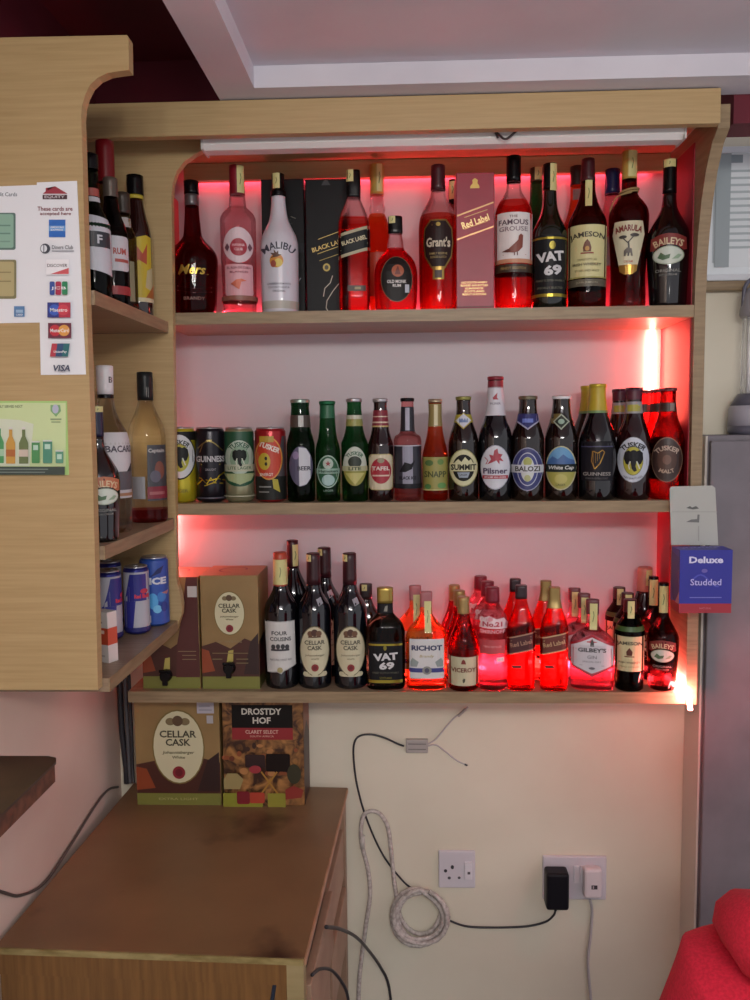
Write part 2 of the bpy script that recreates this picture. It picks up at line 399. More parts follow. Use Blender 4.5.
els = [('P', [(43, 194), (46, 191.5), (46, 188), (48, 188), (48, 190.5), (55.5, 186.5), (68, 194)], 'a03a48'), ('R', 43, 195, 67.5, 199.5, '4a3038'), ('T', 'EQUITY', 55, 197.3, 3.2, 'd8d4d8', {'w': 20}),
       ('T', 'These cards are', 55.5, 209, 4.2, '7c2233', {'w': 35}), ('T', 'accepted here', 56, 214.3, 4.2, '7c2233', {'w': 31}),
       ('R', 49.5, 220, 66, 237.5, '2f6cc0'), ('R', 49.5, 226, 66, 231.5, '6ea3dc'), ('T', 'AMERICAN', 57.7, 227.6, 1.7, W_, {'w': 13}), ('T', 'EXPRESS', 57.7, 230.2, 1.7, W_, {'w': 12}),
       ('E', 46, 249, 5, 5, '454a55'), ('E', 44.8, 249, 3.2, 3.6, 'dfe3ea'), ('R', 44.4, 245.5, 45.2, 252.5, '454a55'), ('T', 'Diners Club', 63.5, 247.7, 4, '70757f', {'w': 21}), ('R', 53, 251, 75, 252, '9a9ea8'),
       ('R', 47, 259.5, 70.5, 275.5, 'dcdde4'), ('R', 47.3, 259.8, 70.2, 275.2, 'f2f2f6'), ('T', 'DISCOVER', 58.5, 266, 3.2, '4a3c44', {'w': 20}), ('P', [(52, 274.6), (70, 268.5), (70, 274.6)], 'cf5a60'),
       ('Q', 51, 282, 56, 295.5, 1.5, '3a55a0'), ('Q', 57, 282, 62.5, 295.5, 1.5, 'b03050'), ('Q', 63.5, 282, 69, 295.5, 1.5, '2f8a5e'), ('T', 'JCB', 60, 289, 3.6, W_, {'w': 15}),
       ('R', 49, 303, 72, 318, '303a86'), ('R', 60.5, 303, 72, 318, 'b8344c'), ('E', 56, 310.5, 5.5, 5.5, '3f62c0'), ('E', 65, 310.5, 5.5, 5.5, 'd04656'), ('T', 'Maestro', 60.5, 310.5, 3.6, W_, {'w': 17}),
       ('R', 50, 323.5, 73, 338.5, '6a2a40'), ('E', 57, 331, 5.6, 5.6, 'c03040'), ('E', 66, 331, 5.6, 5.6, 'e0a050'), ('T', 'MasterCard', 61.5, 331, 3.6, W_, {'w': 18}),
       ('P', [(54, 344), (59.5, 344), (57.5, 357), (52, 357)], 'b8404e'), ('P', [(59.5, 344), (66, 344), (64, 357), (57.5, 357)], '2f5078'), ('P', [(66, 344), (72, 344), (70, 357), (64, 357)], '2d6f74'), ('T', 'UnionPay', 62.5, 352.5, 3, W_, {'w': 13, 'sh': .2}),
       ('T', 'VISA', 64, 368.5, 6.5, '3c4660', {'w': 18, 'sh': .2, 'b': .03})]
flatsign('card_sign', 'tall white strip sign of bank card logos on the oak end panel', 1.2991, els, [(37, 182.5), (77, 181), (86, 374.5), (41, 375)])
els = [('T', 'Credit Cards', 4, 194.5, 4, '6c7480', {'w': 27}), ('Q', -12, 213, 16, 250, 2, '5f7a72'), ('Q', -12, 214.5, 14, 248, 2, '8fb5a2'), ('R', -10, 225, 11, 226.5, '6a8f80'), ('R', -10, 233, 11, 234.5, '6a8f80'), ('R', -10, 241, 11, 242.5, '7c9f90'),
       ('Q', -12, 260, 17, 299, 2, '85805c'), ('Q', -12, 262, 15, 296.5, 2, 'b5a97c'), ('R', -10, 272, 12, 273.2, '8f845c'), ('R', -10, 281, 12, 282.2, '8f845c'), ('R', 15, 306.5, 25.5, 317, '5c86b4'), ('R', 17, 310, 24, 313, '9fbfdc'), ('T', 'CARD', 20.5, 315, 1.8, W_)]
flatsign('card_poster', 'wide white poster with green and tan card pictures on the oak end panel', 1.2999, els, [(-14, 187), (38.5, 185), (44, 322.5), (-14, 323.5)])
els = [('R', -10, 403, 66, 466.5, 'cbdca6'), ('P', [(-10, 466), (-10, 418), (20, 420), (34, 424), (30, 466)], 'd4dcc6'), ('T', 'RESPONSIBLY SERVED NEXT', 5, 406.5, 2.6, '5b6a50', {'w': 36}),
       ('P', [(51, 405), (60.5, 405), (61.5, 411), (56.5, 416.8), (51, 411)], '7fae7a'), ('E', 56, 409, 3.2, 4.5, 'b8bcd0'), ('R', 51, 418.5, 62, 420, '88a078'), ('R', 52, 421.5, 61, 422.6, '88a078')]
def minib(cx, t, b, w, c, c2): return [('P', [(cx-w, b), (cx-w, t+15), (cx-w*.35, t+8), (cx-w*.35, t), (cx+w*.35, t), (cx+w*.35, t+8), (cx+w, t+15), (cx+w, b)], c), ('R', cx-w, b-14, cx+w, b-7, c2), ('R', cx-w*.4, t-1, cx+w*.4, t+1.5, 'd8d8d0')]
els += minib(0, 427, 463, 4.6, '4f9a60', 'a8ccae') + minib(11.6, 428, 463.5, 4.6, 'c99a4a', 'b06a3a') + minib(24.8, 428, 463.5, 4.6, '6a7a50', 'cbbcae')
for cx, t, wd, cc in ((37, 441, 4, '4c8f58'), (49, 440, 4.6, '4f8f78'), (61, 450, 3.8, '5d9a80')):
    els += [('Q', cx-wd, t, cx+wd, 463, 1, cc), ('R', cx-wd*.6, t+4, cx+wd*.6, t+9, 'b9d8c8'), ('R', cx-wd, t, cx+wd, t+1.4, 'd2d6d2')]
els += [('R', -10, 466.5, 66.5, 474.6, '3c4a44'), ('R', -10, 468.5, 50, 469.5, '7c8a84'), ('R', -10, 471.5, 47, 472.4, '7c8a84')]
flatsign('beer_poster', 'pale green poster of small bottles and cans on the oak end panel', 1.2999, els, [(-14, 401), (67, 401), (69, 475), (-14, 475)], paper='a9d080')
# framed notice on the wall beside the unit
nt = tag(empty('framed_notice', P(735, 280, YW-.01)), 'white framed notice on the cream wall above the lantern', 'picture')
Y = YW-.012; x0, x1 = P(701, 215, Y).x, P(701, 215, Y).x+.22; za, zb_ = P(730, 281, Y).z, P(735, 147, Y).z
m = MB()
for a in ((x0, x0+.014, za, zb_), (x1-.014, x1, za, zb_), (x0+.014, x1-.014, za, za+.014), (x0+.014, x1-.014, zb_-.014, zb_)): m.box(a[0], a[1], Y-.006, YW-.0005, a[2], a[3], pm('d4d8de', .3), .002)
child(m, 'frame', nt)
m = MB(); m.box(x0+.012, x1-.012, Y, YW-.002, za+.012, zb_-.012, pm('dfe6ea', .4))
def nsurf(u, v, off): return (x0+u/1000, Y-off, za+v/1000)
E = [('R', 26, 40, 194, 290, 'b9c2c8'), ('R', 46, 30, 196, 285, 'd9dfe2'), ('R', 58, 255, 88, 272, '8c989e')]
for k in range(12): E.append(('R', 62, 235-k*15, 150+(k*37) % 40, 240-k*15, 'aab4b8'))
E.append(('R', 30, 30, 62, 285, '98a2a6'))
art(m, E, nsurf, 0, 0); child(m, 'paper', nt)

# ------------------------------------------------------------------ lantern on the steel cabinet
lx = P(753, 420, 1.918).x
ln = tag(empty('lantern', (lx, 1.918, gz)), 'grey upright emergency lantern with a clear tube on the steel cabinet', 'lantern')
kk = 1.86/850
gl = pm('a9a7b4', .35); gd = pm('5d5d6c', .35)
m = MB(); m.lathe([(0, 22*kk), (3*kk, 24*kk), (9*kk, 24*kk)], gd, cap=True); m.lathe([(9*kk, 24*kk), (26*kk, 23.5*kk), (29*kk, 22*kk)], gl); m.lathe([(29*kk, 22*kk), (38*kk, 17*kk), (41*kk, 15*kk)], gd); m.build('base', ln)
MB().lathe([(41*kk, 13*kk), (118*kk, 12.5*kk)], glass('f4f6fa', .08, 1.15)).build('clear_tube', ln)
m = MB()
for a in (-5, 5): m.tube([(a*kk, 0, 41*kk), (a*kk, 0, 117*kk)], 2.6*kk, pm('f2f2f2', .3))
m.build('light_tube', ln)
m = MB(); m.lathe([(117*kk, 14*kk), (119*kk, 15.5*kk), (126*kk, 15*kk), (140*kk, 12*kk), (146*kk, 8*kk), (147*kk, 2*kk)], pm('8f8d94', .4)); m.build('cap', ln)
MB().tube(spline([(-13*kk, 0, 128*kk), (-11*kk, 0, 148*kk), (0, 0, 156*kk), (11*kk, 0, 148*kk), (13*kk, 0, 128*kk)]), 2*kk, gd).build('handle', ln)
# ------------------------------------------------------------------ hanging dispenser box and grey card
k2 = 1.68/850
dx0, dx1 = P(679.5, 580, 1.683).x, P(732, 580, 1.683).x
z0, z1 = P(705, 613, 1.683).z, P(705, 550, 1.683).z
db = tag(empty('dispenser_box', ((dx0+dx1)/2, 1.683, z0)), 'small blue and red packet box hung on the end panel edge of the shelf unit', 'box')
D = .0525; hw = (dx1-dx0)/2; H = z1-z0
m = MB(); m.box(-hw, hw, 0, D, 0, H*.15, pm('a32a38', .4)); m.box(-hw, hw, 0, D, H*.15, H, pm('2d2f96', .4)); m.build('carton', db)
m = MB(); kx = 2*hw/52.5
def dsurf(u, v, off): return ((u-26)*kx, -off, v*H/64)
art(m, [('T', 'Deluxe', 26, 54, 6.8, 'd8d6f2', {'w': 34, 'b': .035}), ('L', [(12+i*3, 33+6*sin(i*.55)) for i in range(10)], 1.6, '4a4fb8'), ('E', 24.5, 43, 3, 2, '6a5fae'), ('T', 'Studded', 26, 31.5, 6.6, 'b9b6ea', {'w': 31}), ('R', 10, 15.5, 42, 16.4, '7a7cc8'), ('T', 'NATURAL', 26, 5, 2, 'c06a76', {'w': 12})], dsurf, 0, 0)
def tsf(u, v, off): return ((u-26)*kx, v*D/20, H+off)
art(m, [('R', 6+4*i, 8+(i % 2)*2, 8.5+4*i, 11+(i % 2)*2, '8d8fd6') for i in range(10)], tsf, 0, 0)
m.build('printed_front', db)
m = MB()
def ssf(u, v, off): return (-hw-off, u*D/20, v*H/64)
art(m, [('P', [(0, 9), (20, 12), (20, 60), (0, 56)], '3a3478'), ('P', [(0, 9), (9, 9), (0, 22)], 'b58a9a'), ('P', [(14, 9), (20, 9), (20, 30)], '5a50a0')], ssf, 0, 0); m.build('printed_side', db)
Yc = 1.741
pl = pxpoly([(671, 545), (669.5, 489), (671, 486.5), (712, 485.5), (715, 488), (718, 545)], Yc-.004)
m = MB(); m.prism(pl, 'y', Yc-.004, Yc-.0055, pm('aeb0aa', .55))
def csf(u, v, off): p = P(u, v, Yc-.0055); return (p.x, Yc-.0055-off, p.z)
art(m, [('P', [(686, 508), (690, 506), (692, 507.5), (696, 506), (699, 508.5), (693, 509.5)], '5c5e5c'), ('P', [(686, 522), (691, 519.5), (697, 519), (697.5, 514.5), (699.5, 514.5), (699, 522.5)], '6e706e'), ('R', 672, 511.5, 717, 512.1, '9a9c97'), ('R', 698, 526, 699, 541, '9a9c97')], csf, 0, 0)
b_ = child(m, 'hanging_card', db)

# ------------------------------------------------------------------ sockets, plugs, cables on the back wall
Y = YW
def plate(name, label, x0, x1, y0, y1, th=.009):
    a, b = P(x0, y1, Y), P(x1, y0, Y)
    r = tag(empty(name, ((a.x+b.x)/2, Y, a.z)), label, 'socket')
    w2 = (b.x-a.x)/2; h = b.z-a.z
    MB().box(-w2, w2, -th, -.0002, 0, h, pm('cfcbd2', .3), .003).build('plate', r)
    return r, w2, h, th
r1, w2, h, th = plate('wall_socket', 'single white wall socket with nothing plugged in, above the black cord', 438.5, 475, 849.5, 886)
def psf(u, v, off): return (u*w2, -th-off, v*h)
mm = MB(); art(mm, [('E', .0-.25, .57, .09, .055, '2b2b30'), ('E', -.62, .47, .09, .045, '33333a'), ('E', -.42, .28, .09, .04, '4c4c52'), ('E', .12, .29, .08, .035, '4c4c52')], psf, 0, 0); mm.build('pin_holes', r1)
m = MB(); m.box(.42*w2, .82*w2, -th-.004, -th+.001, .25*h, .72*h, pm('dcd8de', .3), .001); art(m, [('R', .57, .4, .72, .47, '4a4048')], lambda u, v, off: (u*w2, -th-.004-off, v*h), 0, 0); m.build('switch', r1)
r2, w3, h3, th = plate('double_socket', 'double white wall socket holding the black adapter and a white plug', 542, 606, 855, 897.5)
m = MB(); m.box(-.02*w3, .13*w3, -th-.004, -th+.001, .4*h3, .8*h3, pm('d6d2d8', .3), .001); m.build('switch', r2)
m = MB(); m.box(.17*w3, .3*w3, -th-.004, -th+.001, .4*h3, .8*h3, pm('d6d2d8', .3), .001); m.build('switch', r2)
YP = Y-.0095
def plug(name, label, x0, x1, y0, y1, dep, mt):
    a, b = P(x0, y1, YP-dep*.5), P(x1, y0, YP-dep*.5)
    r = tag(empty(name, ((a.x+b.x)/2, YP, a.z)), label, 'plug'); q = (b.x-a.x)/2
    MB().box(-q, q, -dep, 0, 0, b.z-a.z, mt, .006).build('plug_body', r); return r, q, b.z-a.z
ad, q, hh = plug('power_adapter', 'chunky black power adapter plugged into the double socket', 545, 568, 870, 906, .042, pm('17161d', .4))
MB().tube([(-.002, -.021, .002), (-.002, -.021, -.012)], [.006, .003], pm('17161d', .5)).build('cord_sleeve', ad)
wp, q, hh = plug('white_plug', 'square white plug with a small dark label in the double socket', 583, 601, 867, 896, .026, pm('dcd3d6', .4))
m = MB(); art(m, [('R', -.004, .024, .010, .034, '3c343c'), ('R', -.001, .026, .002, .032, 'c8b8bc')], lambda u, v, off: (u, -.026-off, v), 0, 0); m.build('label', wp)
def cable(name, label, pp, r, m, Yd=None, n=8, parent=None):
    pts = [P(p[0], p[1], (p[2] if len(p) > 2 else Yd)) for p in pp]
    return tag(MB().tube(spline(pts, n), r, m).build(name), label, 'cable')
blk = pm('2b2a30', .45); gry = pm('9c9a9a', .4); whc = pm('b9b2b4', .45)
cable('adapter_cord', 'black cord running from the power adapter to the coiled light rope', [(555, 912, YP-.02), (553, 916, YP-.012), (545, 922, Y-.006), (525, 926.5, Y-.004), (490, 927.5, Y-.004), (465, 926, Y-.004), (446, 919, Y-.012)], .0026, blk)
cable('plug_cord', 'white cord hanging straight down from the white plug', [(590, 900, YP-.012), (592, 912, Y-.006), (590.5, 935, Y-.005), (588, 960, Y-.005), (589.5, 985, Y-.005), (594, 1030, Y-.005)], .0035, whc)
cable('led_feed_wire', 'thin black wire looping down the wall from the grey connector to the coil', [(404, 746), (398, 744), (385, 738), (372, 734.5), (361, 735.5), (355, 741), (353.5, 755), (357, 785), (367, 820), (383, 855), (402, 880), (414, 890)], .0024, blk, Y-.006)
cb = tag(empty('wire_connector', P(417, 751, Y)), 'small grey connector block on the wall under the lowest shelf', 'connector')
a, b = P(406, 750.5, Y), P(428, 737.5, Y); w_ = (b.x-a.x)/2
MB().box(-w_, w_, -.014, 0, 0, b.z-a.z, pm('aca6a2', .4), .002).build('block', cb)
m = MB()
for zz_ in (.3, .7): m.box(-w_*.8, w_*.8, -.0155, -.0135, (b.z-a.z)*zz_-.001, (b.z-a.z)*zz_+.001, pm('7d7876', .4))
m.build('terminal_strip', cb)
cable('upper_wire', 'thin grey wire from the connector up to the lowest shelf', [(428, 744), (436, 739), (446, 727), (454, 718), (462, 712.5), (468, 707)], .0018, whc, Y-.006)
m = MB().tube(spline([P(458, 716, Y-.0065), P(466, 709, Y-.0065)]), .0036, pm('a79f9a', .4)); tag(m.build('wire_joint'), 'pale plastic joint on the grey wire just below the shelf', 'connector')
lw = cable('lower_wire', 'short grey wire drooping from the connector to a bare dark end', [(428, 746), (436, 745), (446, 752), (456, 760), (465, 764.5)], .0018, whc, Y-.002)
MB().tube([P(464.5, 764.3, Y-.002), P(467.5, 765.5, Y-.002)], .0022, blk).build('wire_tip', lw)
# spare rope light coiled on the wall
ropem = noise_mat('clear_rope_light', '#a9a09a', '#cfc7c2', (1, 1, 1), 120, 3, .25)
pts = []
cc = P(420, 916, Y-.02)
for i in range(5):
    for k in range(20):
        t = 2*pi*(k/20+.25); R = .050+.0066*((i*2) % 5)/1.6+.002*sin(3*t+i)
        pts.append((cc.x+R*1.02*cos(t)+.002*sin(i*2), Y-.008-.006*i+.003*sin(2*t+i), cc.z+R*1.08*sin(t)+.003*cos(i*1.7)))
coil = empty('rope_light_coil', (cc.x, Y, cc.z-.07)); tag(coil, 'coil of clear unlit rope light hanging on the wall under the shelves', 'rope light')
child(MB().tube(pts, .0056, ropem, 8), 'coil', coil)
tail = [P(x, y, Y-.008) for x, y in ((398, 905), (394, 880), (391, 850), (388, 828), (381, 815), (372, 811), (364, 815), (361, 828), (362, 845), (368, 870), (370, 895), (366, 925), (362, 955), (359, 985), (358, 1040))]
child(MB().tube(spline(tail, 6), .0052, ropem, 8), 'tail', coil)
m = MB(); p = P(362.5, 842, Y-.008)
m.lathe([(-.016, .0062), (.016, .0062)], pm('c5c0ba', .3), cx=p.x, cy=p.y); 
for v in range(len(m.v)): m.v[v] = (m.v[v][0], m.v[v][1], m.v[v][2]+p.z)
child(m, 'end_sleeve', coil)
# cables about the side cabinet
cable('drawer_cable', 'black cable curving down from the cabinet side to the wall', [(326, 927, tx and 1.45), (340, 929, 1.55), (356, 937, 1.72), (369, 951, 1.85), (381, 968, 1.93), (389, 987, 1.955), (393, 1030, 1.96)], .0035, blk)
cable('lower_drawer_cable', 'short black cable arching out below the cabinet drawers', [(312, 975, 1.36), (320, 969, 1.40), (331, 970, 1.46), (341, 981, 1.5), (348, 998, 1.52), (352, 1040, 1.54)], .003, blk)
cable('front_cable', 'dark blue cable hanging over the cabinet front', [(281.5, 957, ty-.003), (279, 965, ty-.004), (275, 982, ty-.004), (271, 1010, ty-.004), (268, 1040, ty-.004)], .0036, pm('1f2a3c', .45))
tag(MB().tube(spline([PX(x_, y_, XL+.005) for x_, y_ in ((-30, 880), (5, 893), (22, 895), (45, 882), (70, 846), (95, 806), (108, 790), (118, 787))], 8), .0028, pm('57524e', .5)).build('wall_cable'), 'thin grey cable lying along the pink wall behind the cabinet', 'cable')
for i, (x, dxx, mt, lb) in enumerate(((123, 4, blk, 'thick black cable dropping from the shelf to the cabinet back, nearest the corner'), (128.5, 2, pm('55555a', .4), 'dark grey cable dropping from the shelf beside the thick black one'), (132.5, 1, blk, 'thin black cable dropping behind the upright wine boxes'))):
    cable('drop_cable', lb.replace('nearest the corner', 'hugging the corner'), [(x-5, 640, 1.93-.02*i), (x-3, 690, 1.93-.02*i), (x-1, 730, 1.93-.02*i), (x+dxx-1, 765, 1.93-.02*i), (x+dxx, 783, 1.93-.025*i)], (.0075, .005, .004)[i], mt)
# ------------------------------------------------------------------ bottles, cans and cartons
BG = {'amber': glass('d8501e'), 'red': glass('e02820'), 'clear': glass('f2e6e8'), 'pink': glass('f6b8c0'), 'green': glass('1f6a34', .03), 'dkgreen': glass('123f22', .03)}  # red and pink tints carry the rope-light glow in the glass colour
DK = dark('0d0708'); DKR = dark('220509'); DKG = dark('0b130c'); DKB = dark('150a07'); DKW = dark('0a0b10')
def smooth_prof(pp, n=5):
    out = []
    for i in range(len(pp)-1):
        p0 = pp[max(0, i-1)]; p1 = pp[i]; p2 = pp[i+1]; p3 = pp[min(len(pp)-1, i+2)]
        d = p2[0]-p1[0]
        if d < 2.2: out.append(p1); continue
        def slope(a, b, c):
            s1 = (b[1]-a[1])/max(b[0]-a[0], 1e-6); s2 = (c[1]-b[1])/max(c[0]-b[0], 1e-6)
            return 0 if s1*s2 <= 0 else 2*s1*s2/(s1+s2)
        m1 = slope(p0, p1, p2) if i else 0; m2 = slope(p1, p2, p3) if i < len(pp)-2 else 0
        for k in range(n):
            t = k/n; h = t*t*(3-2*t)
            out.append((p1[0]+d*t, p1[1]*(2*t**3-3*t*t+1)+m1*d*(t**3-2*t*t+t)+p2[1]*h+m2*d*(t**3-t*t)))
    out.append(pp[-1]); return out
def facing(X, Y): return -atan2(X, Y)
def bottle(name, label, cat, cx, top, hp, Y, zs_, prof, body, caps=(), prints={}, q=1.0, e=2.0, fill=None, group=None, stamp=None, turn=0, n=32, base_round=1.4):
    mid = P(cx, top+hp*.6, Y); X = mid.x
    H = P(cx, top, Y).z - zs_; kv = H/hp; ku = (mid-CAM).dot(fw)/F
    vt = min([c[1] for c in caps]+[hp])
    pp = [(0, max(prof[0][1]-base_round, 1)), (base_round, prof[0][1])] + [p for p in prof[1:] if p[0] > base_round]
    if prof[-1][0] < hp: pp.append((hp, prof[-1][1]))
    sp = [(v*kv, r*ku) for v, r in smooth_prof(pp)]
    def rad(z):
        if z <= sp[0][0]: return sp[0][1]
        for a, b in zip(sp, sp[1:]):
            if a[0] <= z <= b[0]: return a[1]+(b[1]-a[1])*(z-a[0])/max(b[0]-a[0], 1e-9)
        return sp[-1][1]
    def part(v0, v1):
        z0, z1 = v0*kv, v1*kv
        return [(z0, rad(z0))]+[p for p in sp if z0+1e-5 < p[0] < z1-1e-5]+[(z1, rad(z1))]
    root = tag(empty(name, (X, Y, zs_), facing(X, Y)+radians(turn)), label, cat, group)
    fm = None
    bp = part(0, vt)
    if fill:
        zf = fill[0]*kv; bp = sorted(bp+[(zf, rad(zf))]); fm = lambda z: fill[1] if z < zf else body
    MB().lathe(bp, body, n, q, e, fm=fm).build('bottle_body', root)
    qc = 1.0 if q < .95 else q
    def qq(z):     # flat flasks turn round at the neck
        return q
    cobs = []
    for c in caps:
        nm, v0, v1, m = c[:4]; ex = c[4]*ku if len(c) > 4 else 0
        pr_ = [(z, r+ex) for z, r in part(v0, v1)]
        pr_ = pr_[:-1]+[(pr_[-1][0]-.0012, pr_[-1][1]), (pr_[-1][0], pr_[-1][1]*.86)]
        cobs.append(MB().lathe(pr_, m, 24, q, e).build(nm, root))
    def surf(u, v, off):
        z = v*kv; r = rad(z); x = max(-.985*r, min(.985*r, u*ku)); t = abs(x/r)
        y = -q*r*(1-t**e)**(1/e)
        nx = math.copysign(t**(e-1)/r, x); ny = -(abs(y/(q*r))**(e-1))/(q*r); l = sqrt(nx*nx+ny*ny) or 1
        return (x+off*nx/l, y+off*ny/l, z)
    def wrap(mb, v0, v1, m, off): mb.lathe([(z, r+off) for z, r in part(v0, v1)], m, n, q, e, cap=False)
    for pn_, els in prints.items():
        mb = MB(); art(mb, els, surf, 3, 8, wrap=wrap); mb.build(pn_, root)
    if stamp:
        u0_, u1_, v0, v1 = stamp; ex = max([c[4] for c in caps if len(c) > 4]+[0])*ku
        mb = MB(); art(mb, [('R', u0_, v0, u1_, v1, 'cfc98a'), ('L', [((u0_+u1_)/2-.6, v0+(v1-v0)*.3), ((u0_+u1_)/2+.5, v0+(v1-v0)*.55), ((u0_+u1_)/2-.2, v0+(v1-v0)*.7)], .7, '6f7a4a')], surf, 2, 4, base=ex+.0003); mb.build('tax_stamp', root)
    root['k'] = ku; del root['k']
    return root
def again(root, cx, py, Y, label, turn=0, group=None):
    X = P(cx, py, Y).x
    return dup(root, (X, Y, root.location.z), facing(X, Y)+radians(turn), label, group)
BK = pm('0b0a0c', .25); GOLD = pm('a8914a', .3, .7); GOLDP = pm('b59a4c', .4); MAR = pm('3f141c', .35); SIL = pm('b5b4b8', .3, .8); WHT = pm('dcdcde', .35); REDC = pm('8a1828', .35)
CAPR = 1.0
# ---- top shelf
G1 = 'spirits on the top shelf'
B = bottle
B('brandy_bottle', 'bulbous dark red-brown bottle with gold script at the shaded end of the top shelf', 'bottle', 193.3, 181, 130, YF+.066, zT,
  [(0, 20.8), (22, 22.8), (38, 23.6), (54, 24.3), (60, 23), (66, 19), (72, 13), (78, 9.2), (90, 7.9), (104, 7), (130, 7)], glass('5a0d14', .02), [('cap', 117, 130, BK, .3), ('neck_foil', 106, 117, pm('6d6a6c', .3, .6), .1)],
  {'front_label': [('T', 'Mers', -1, 42, 9, '*c9a64a', {'w': 25, 'sh': .35, 'b': .02}), ('L', [(-14, 37), (0, 38.5), (14, 38)], .7, '*a5833a'), ('L', [(-16, 27), (0, 24), (17, 26)], .6, '7a4a4a'), ('L', [(-16, 23), (0, 20), (17, 22)], .6, '7a4a4a'), ('T', 'BRANDY', 0, 15, 3, '8a5a52', {'w': 20})]})
B('rum_bottle', 'clear bottle glowing pink with a round red emblem between brown brandy and white liqueur', 'bottle', 238.6, 166, 144, YF+.052, zT,
  [(0, 17), (4, 16.6), (20, 16.8), (60, 17.6), (92, 17.8), (97, 16), (101, 12.5), (105, 8.8), (116, 7.6), (118, 7.4), (144, 7.4)], BG['pink'], [('cap', 116, 144, pm('7d1626', .35), .2)],
  {'front_label': [('Q', -13.5, 17, 13.5, 47, 2, 'd8a0a8'), ('E', 0, 65, 14.5, 17, 'd8c0c6'), ('E', 0, 63, 8.2, 8.4, 'a02638'), ('T', 'HAVANA', 0, 65, 2.6, 'e8c0c6', {'w': 12}), ('T', 'CLUB', 0, 61, 2.6, 'e8c0c6', {'w': 8}), ('P', [(-13, 63), (-10.5, 67), (-8.5, 63), (-10.5, 59)], '6a4450'), ('P', [(13, 63), (10.5, 67), (8.5, 63), (10.5, 59)], '6a4450'),
   ('T', 'EL RON DE CUBA', 0, 43.5, 2.2, '8a4450', {'w': 22}), ('T', 'BLANCO', 0, 39.5, 1.8, '8a4450', {'w': 17}), ('P', [(-1, 23), (0, 23), (2, 30), (7, 31), (2, 33), (-3, 32), (-8, 28), (-1, 30)], 'd2694c'), ('W', 12.5, 17, '8a5648')]}, stamp=(0, 6.6, 117, 143))
B('liqueur_bottle', 'white bottle with a sunset fruit emblem in front of the black cartons', 'bottle', 279.5, 174, 136, YF+.054, zT,
  [(0, 18), (6, 18.4), (12, 18.6), (45, 18.8), (66, 19), (75, 17.2), (84, 13), (91, 9.8), (100, 7.9), (114, 6.8), (115, 7.4), (119, 7.4), (119.5, 6.2), (136, 6.2)], pm('cdccd6', .3, 0, .3), [('collar', 114, 119.2, BK, .2), ('cap', 119.2, 136, BK)],
  {'front_label': [('T', 'MALIBU', -1, 64, 7, '3a3a4a', {'w': 33, 'arc': 26, 'b': .02}), ('E', -3, 49.5, 6.6, 6.6, 'c98a3a'), ('E', -1.2, 47.5, 4, 4, 'd8c05a'), ('P', [(-9, 52), (-6, 54), (-9, 57), (-5, 56.5), (-5.5, 60), (-3, 57), (-1, 59), (-1, 55.5), (2, 55), (-2, 53)], '5a3a2a'), ('E', -6, 46.5, 2.6, 3.4, '9a4a3a'), ('T', 'CARIBBEAN RUM WITH', -1, 27.5, 2, '6a6a78', {'w': 22}), ('T', 'COCONUT LIQUEUR', -1, 24, 2, '6a6a78', {'w': 20}), ('T', 'ORIGINAL', -1, 20.5, 2, '6a6a78', {'w': 12})],
   'base_band': [('W', 4, 11.5, 'b4b0a6')]}, stamp=(-4.8, 1.5, 121, 135.5))
def carton(name, label, x0, x1, top, hp, Y, zs_, D, els, col, prints='printed_front', cat='box', turn=0, side=None, topels=None, topcol=None, face=True, body=None):
    cx = (x0+x1)/2; Pm = P(cx, top+hp/2, Y); ku = (Pm-CAM).dot(fw)/F; H = P(cx, top, Y).z-zs_; kv = H/hp; hw = (x1-x0)/2*ku
    r = tag(empty(name, (Pm.x, Y+D/2, zs_), radians(turn)), label, cat)
    MB().box(-hw, hw, -D/2, D/2, 0, H, body or pm(col, .42), .0012).build('carton', r)
    m = MB(); art(m, els, lambda u, v, off: (u*ku, -D/2-off, v*kv), 0, 0); m.build(prints, r)
    if side: m = MB(); art(m, side, lambda u, v, off: (hw+off, u*D-D/2, v*kv), 0, 0); m.build('printed_side', r)
    if topels: m = MB(); art(m, topels, lambda u, v, off: (u*ku, v*ku-D/2, H+off), 0, 0); m.build('printed_top', r)
    return r
man = [('L', [(5, 39), (2.5, 32), (-3, 27), (-4.5, 19)], .9, 'b9b4a4'), ('L', [(11, 31), (5, 24), (-1, 15), (-2, 8), (1, 3), (4, 1)], .9, 'b9b4a4')]
carton('whisky_carton', 'black carton standing directly behind the white liqueur bottle', 262, 304.5, 179, 131, YF+.115, zT, .078, [('L', [(9, 27), (13, 33), (17, 38)], 1, '9a9aa6'), ('T', 'BLACK', -4, 88, 5, '2f2c30', {'w': 28, 'rot': 14}), ('L', [(8, 96), (13, 94)], .8, '6a665a'), ('R', 3, 62, 21, 71, '1a1b22')], '07070c')
carton('whisky_carton', 'black carton with slanted gold lettering beside the square black-capped bottle', 306, 348.5, 179, 131, YF+.09, zT, .08,
       [('L', [(-9, 74), (18, 83)], .7, '*a5915a'), ('T', 'BLACK LABEL', 2, 68.5, 4.4, '*b09a60', {'w': 36, 'rot': 16, 'b': .02}), ('L', [(-10, 60), (15, 68)], .6, '*a5915a'), ('L', [(-8, 53.5), (13, 60)], .6, '*8a7a4a'), ('E', -1, 47, 3.6, 3.8, '*8f7f4a'), ('E', -1, 47, 2, 2.2, '2a2820'), ('P', [(-5, 125), (4, 125), (1, 130), (-2, 130)], '2f2f34')] + man, '08080d')
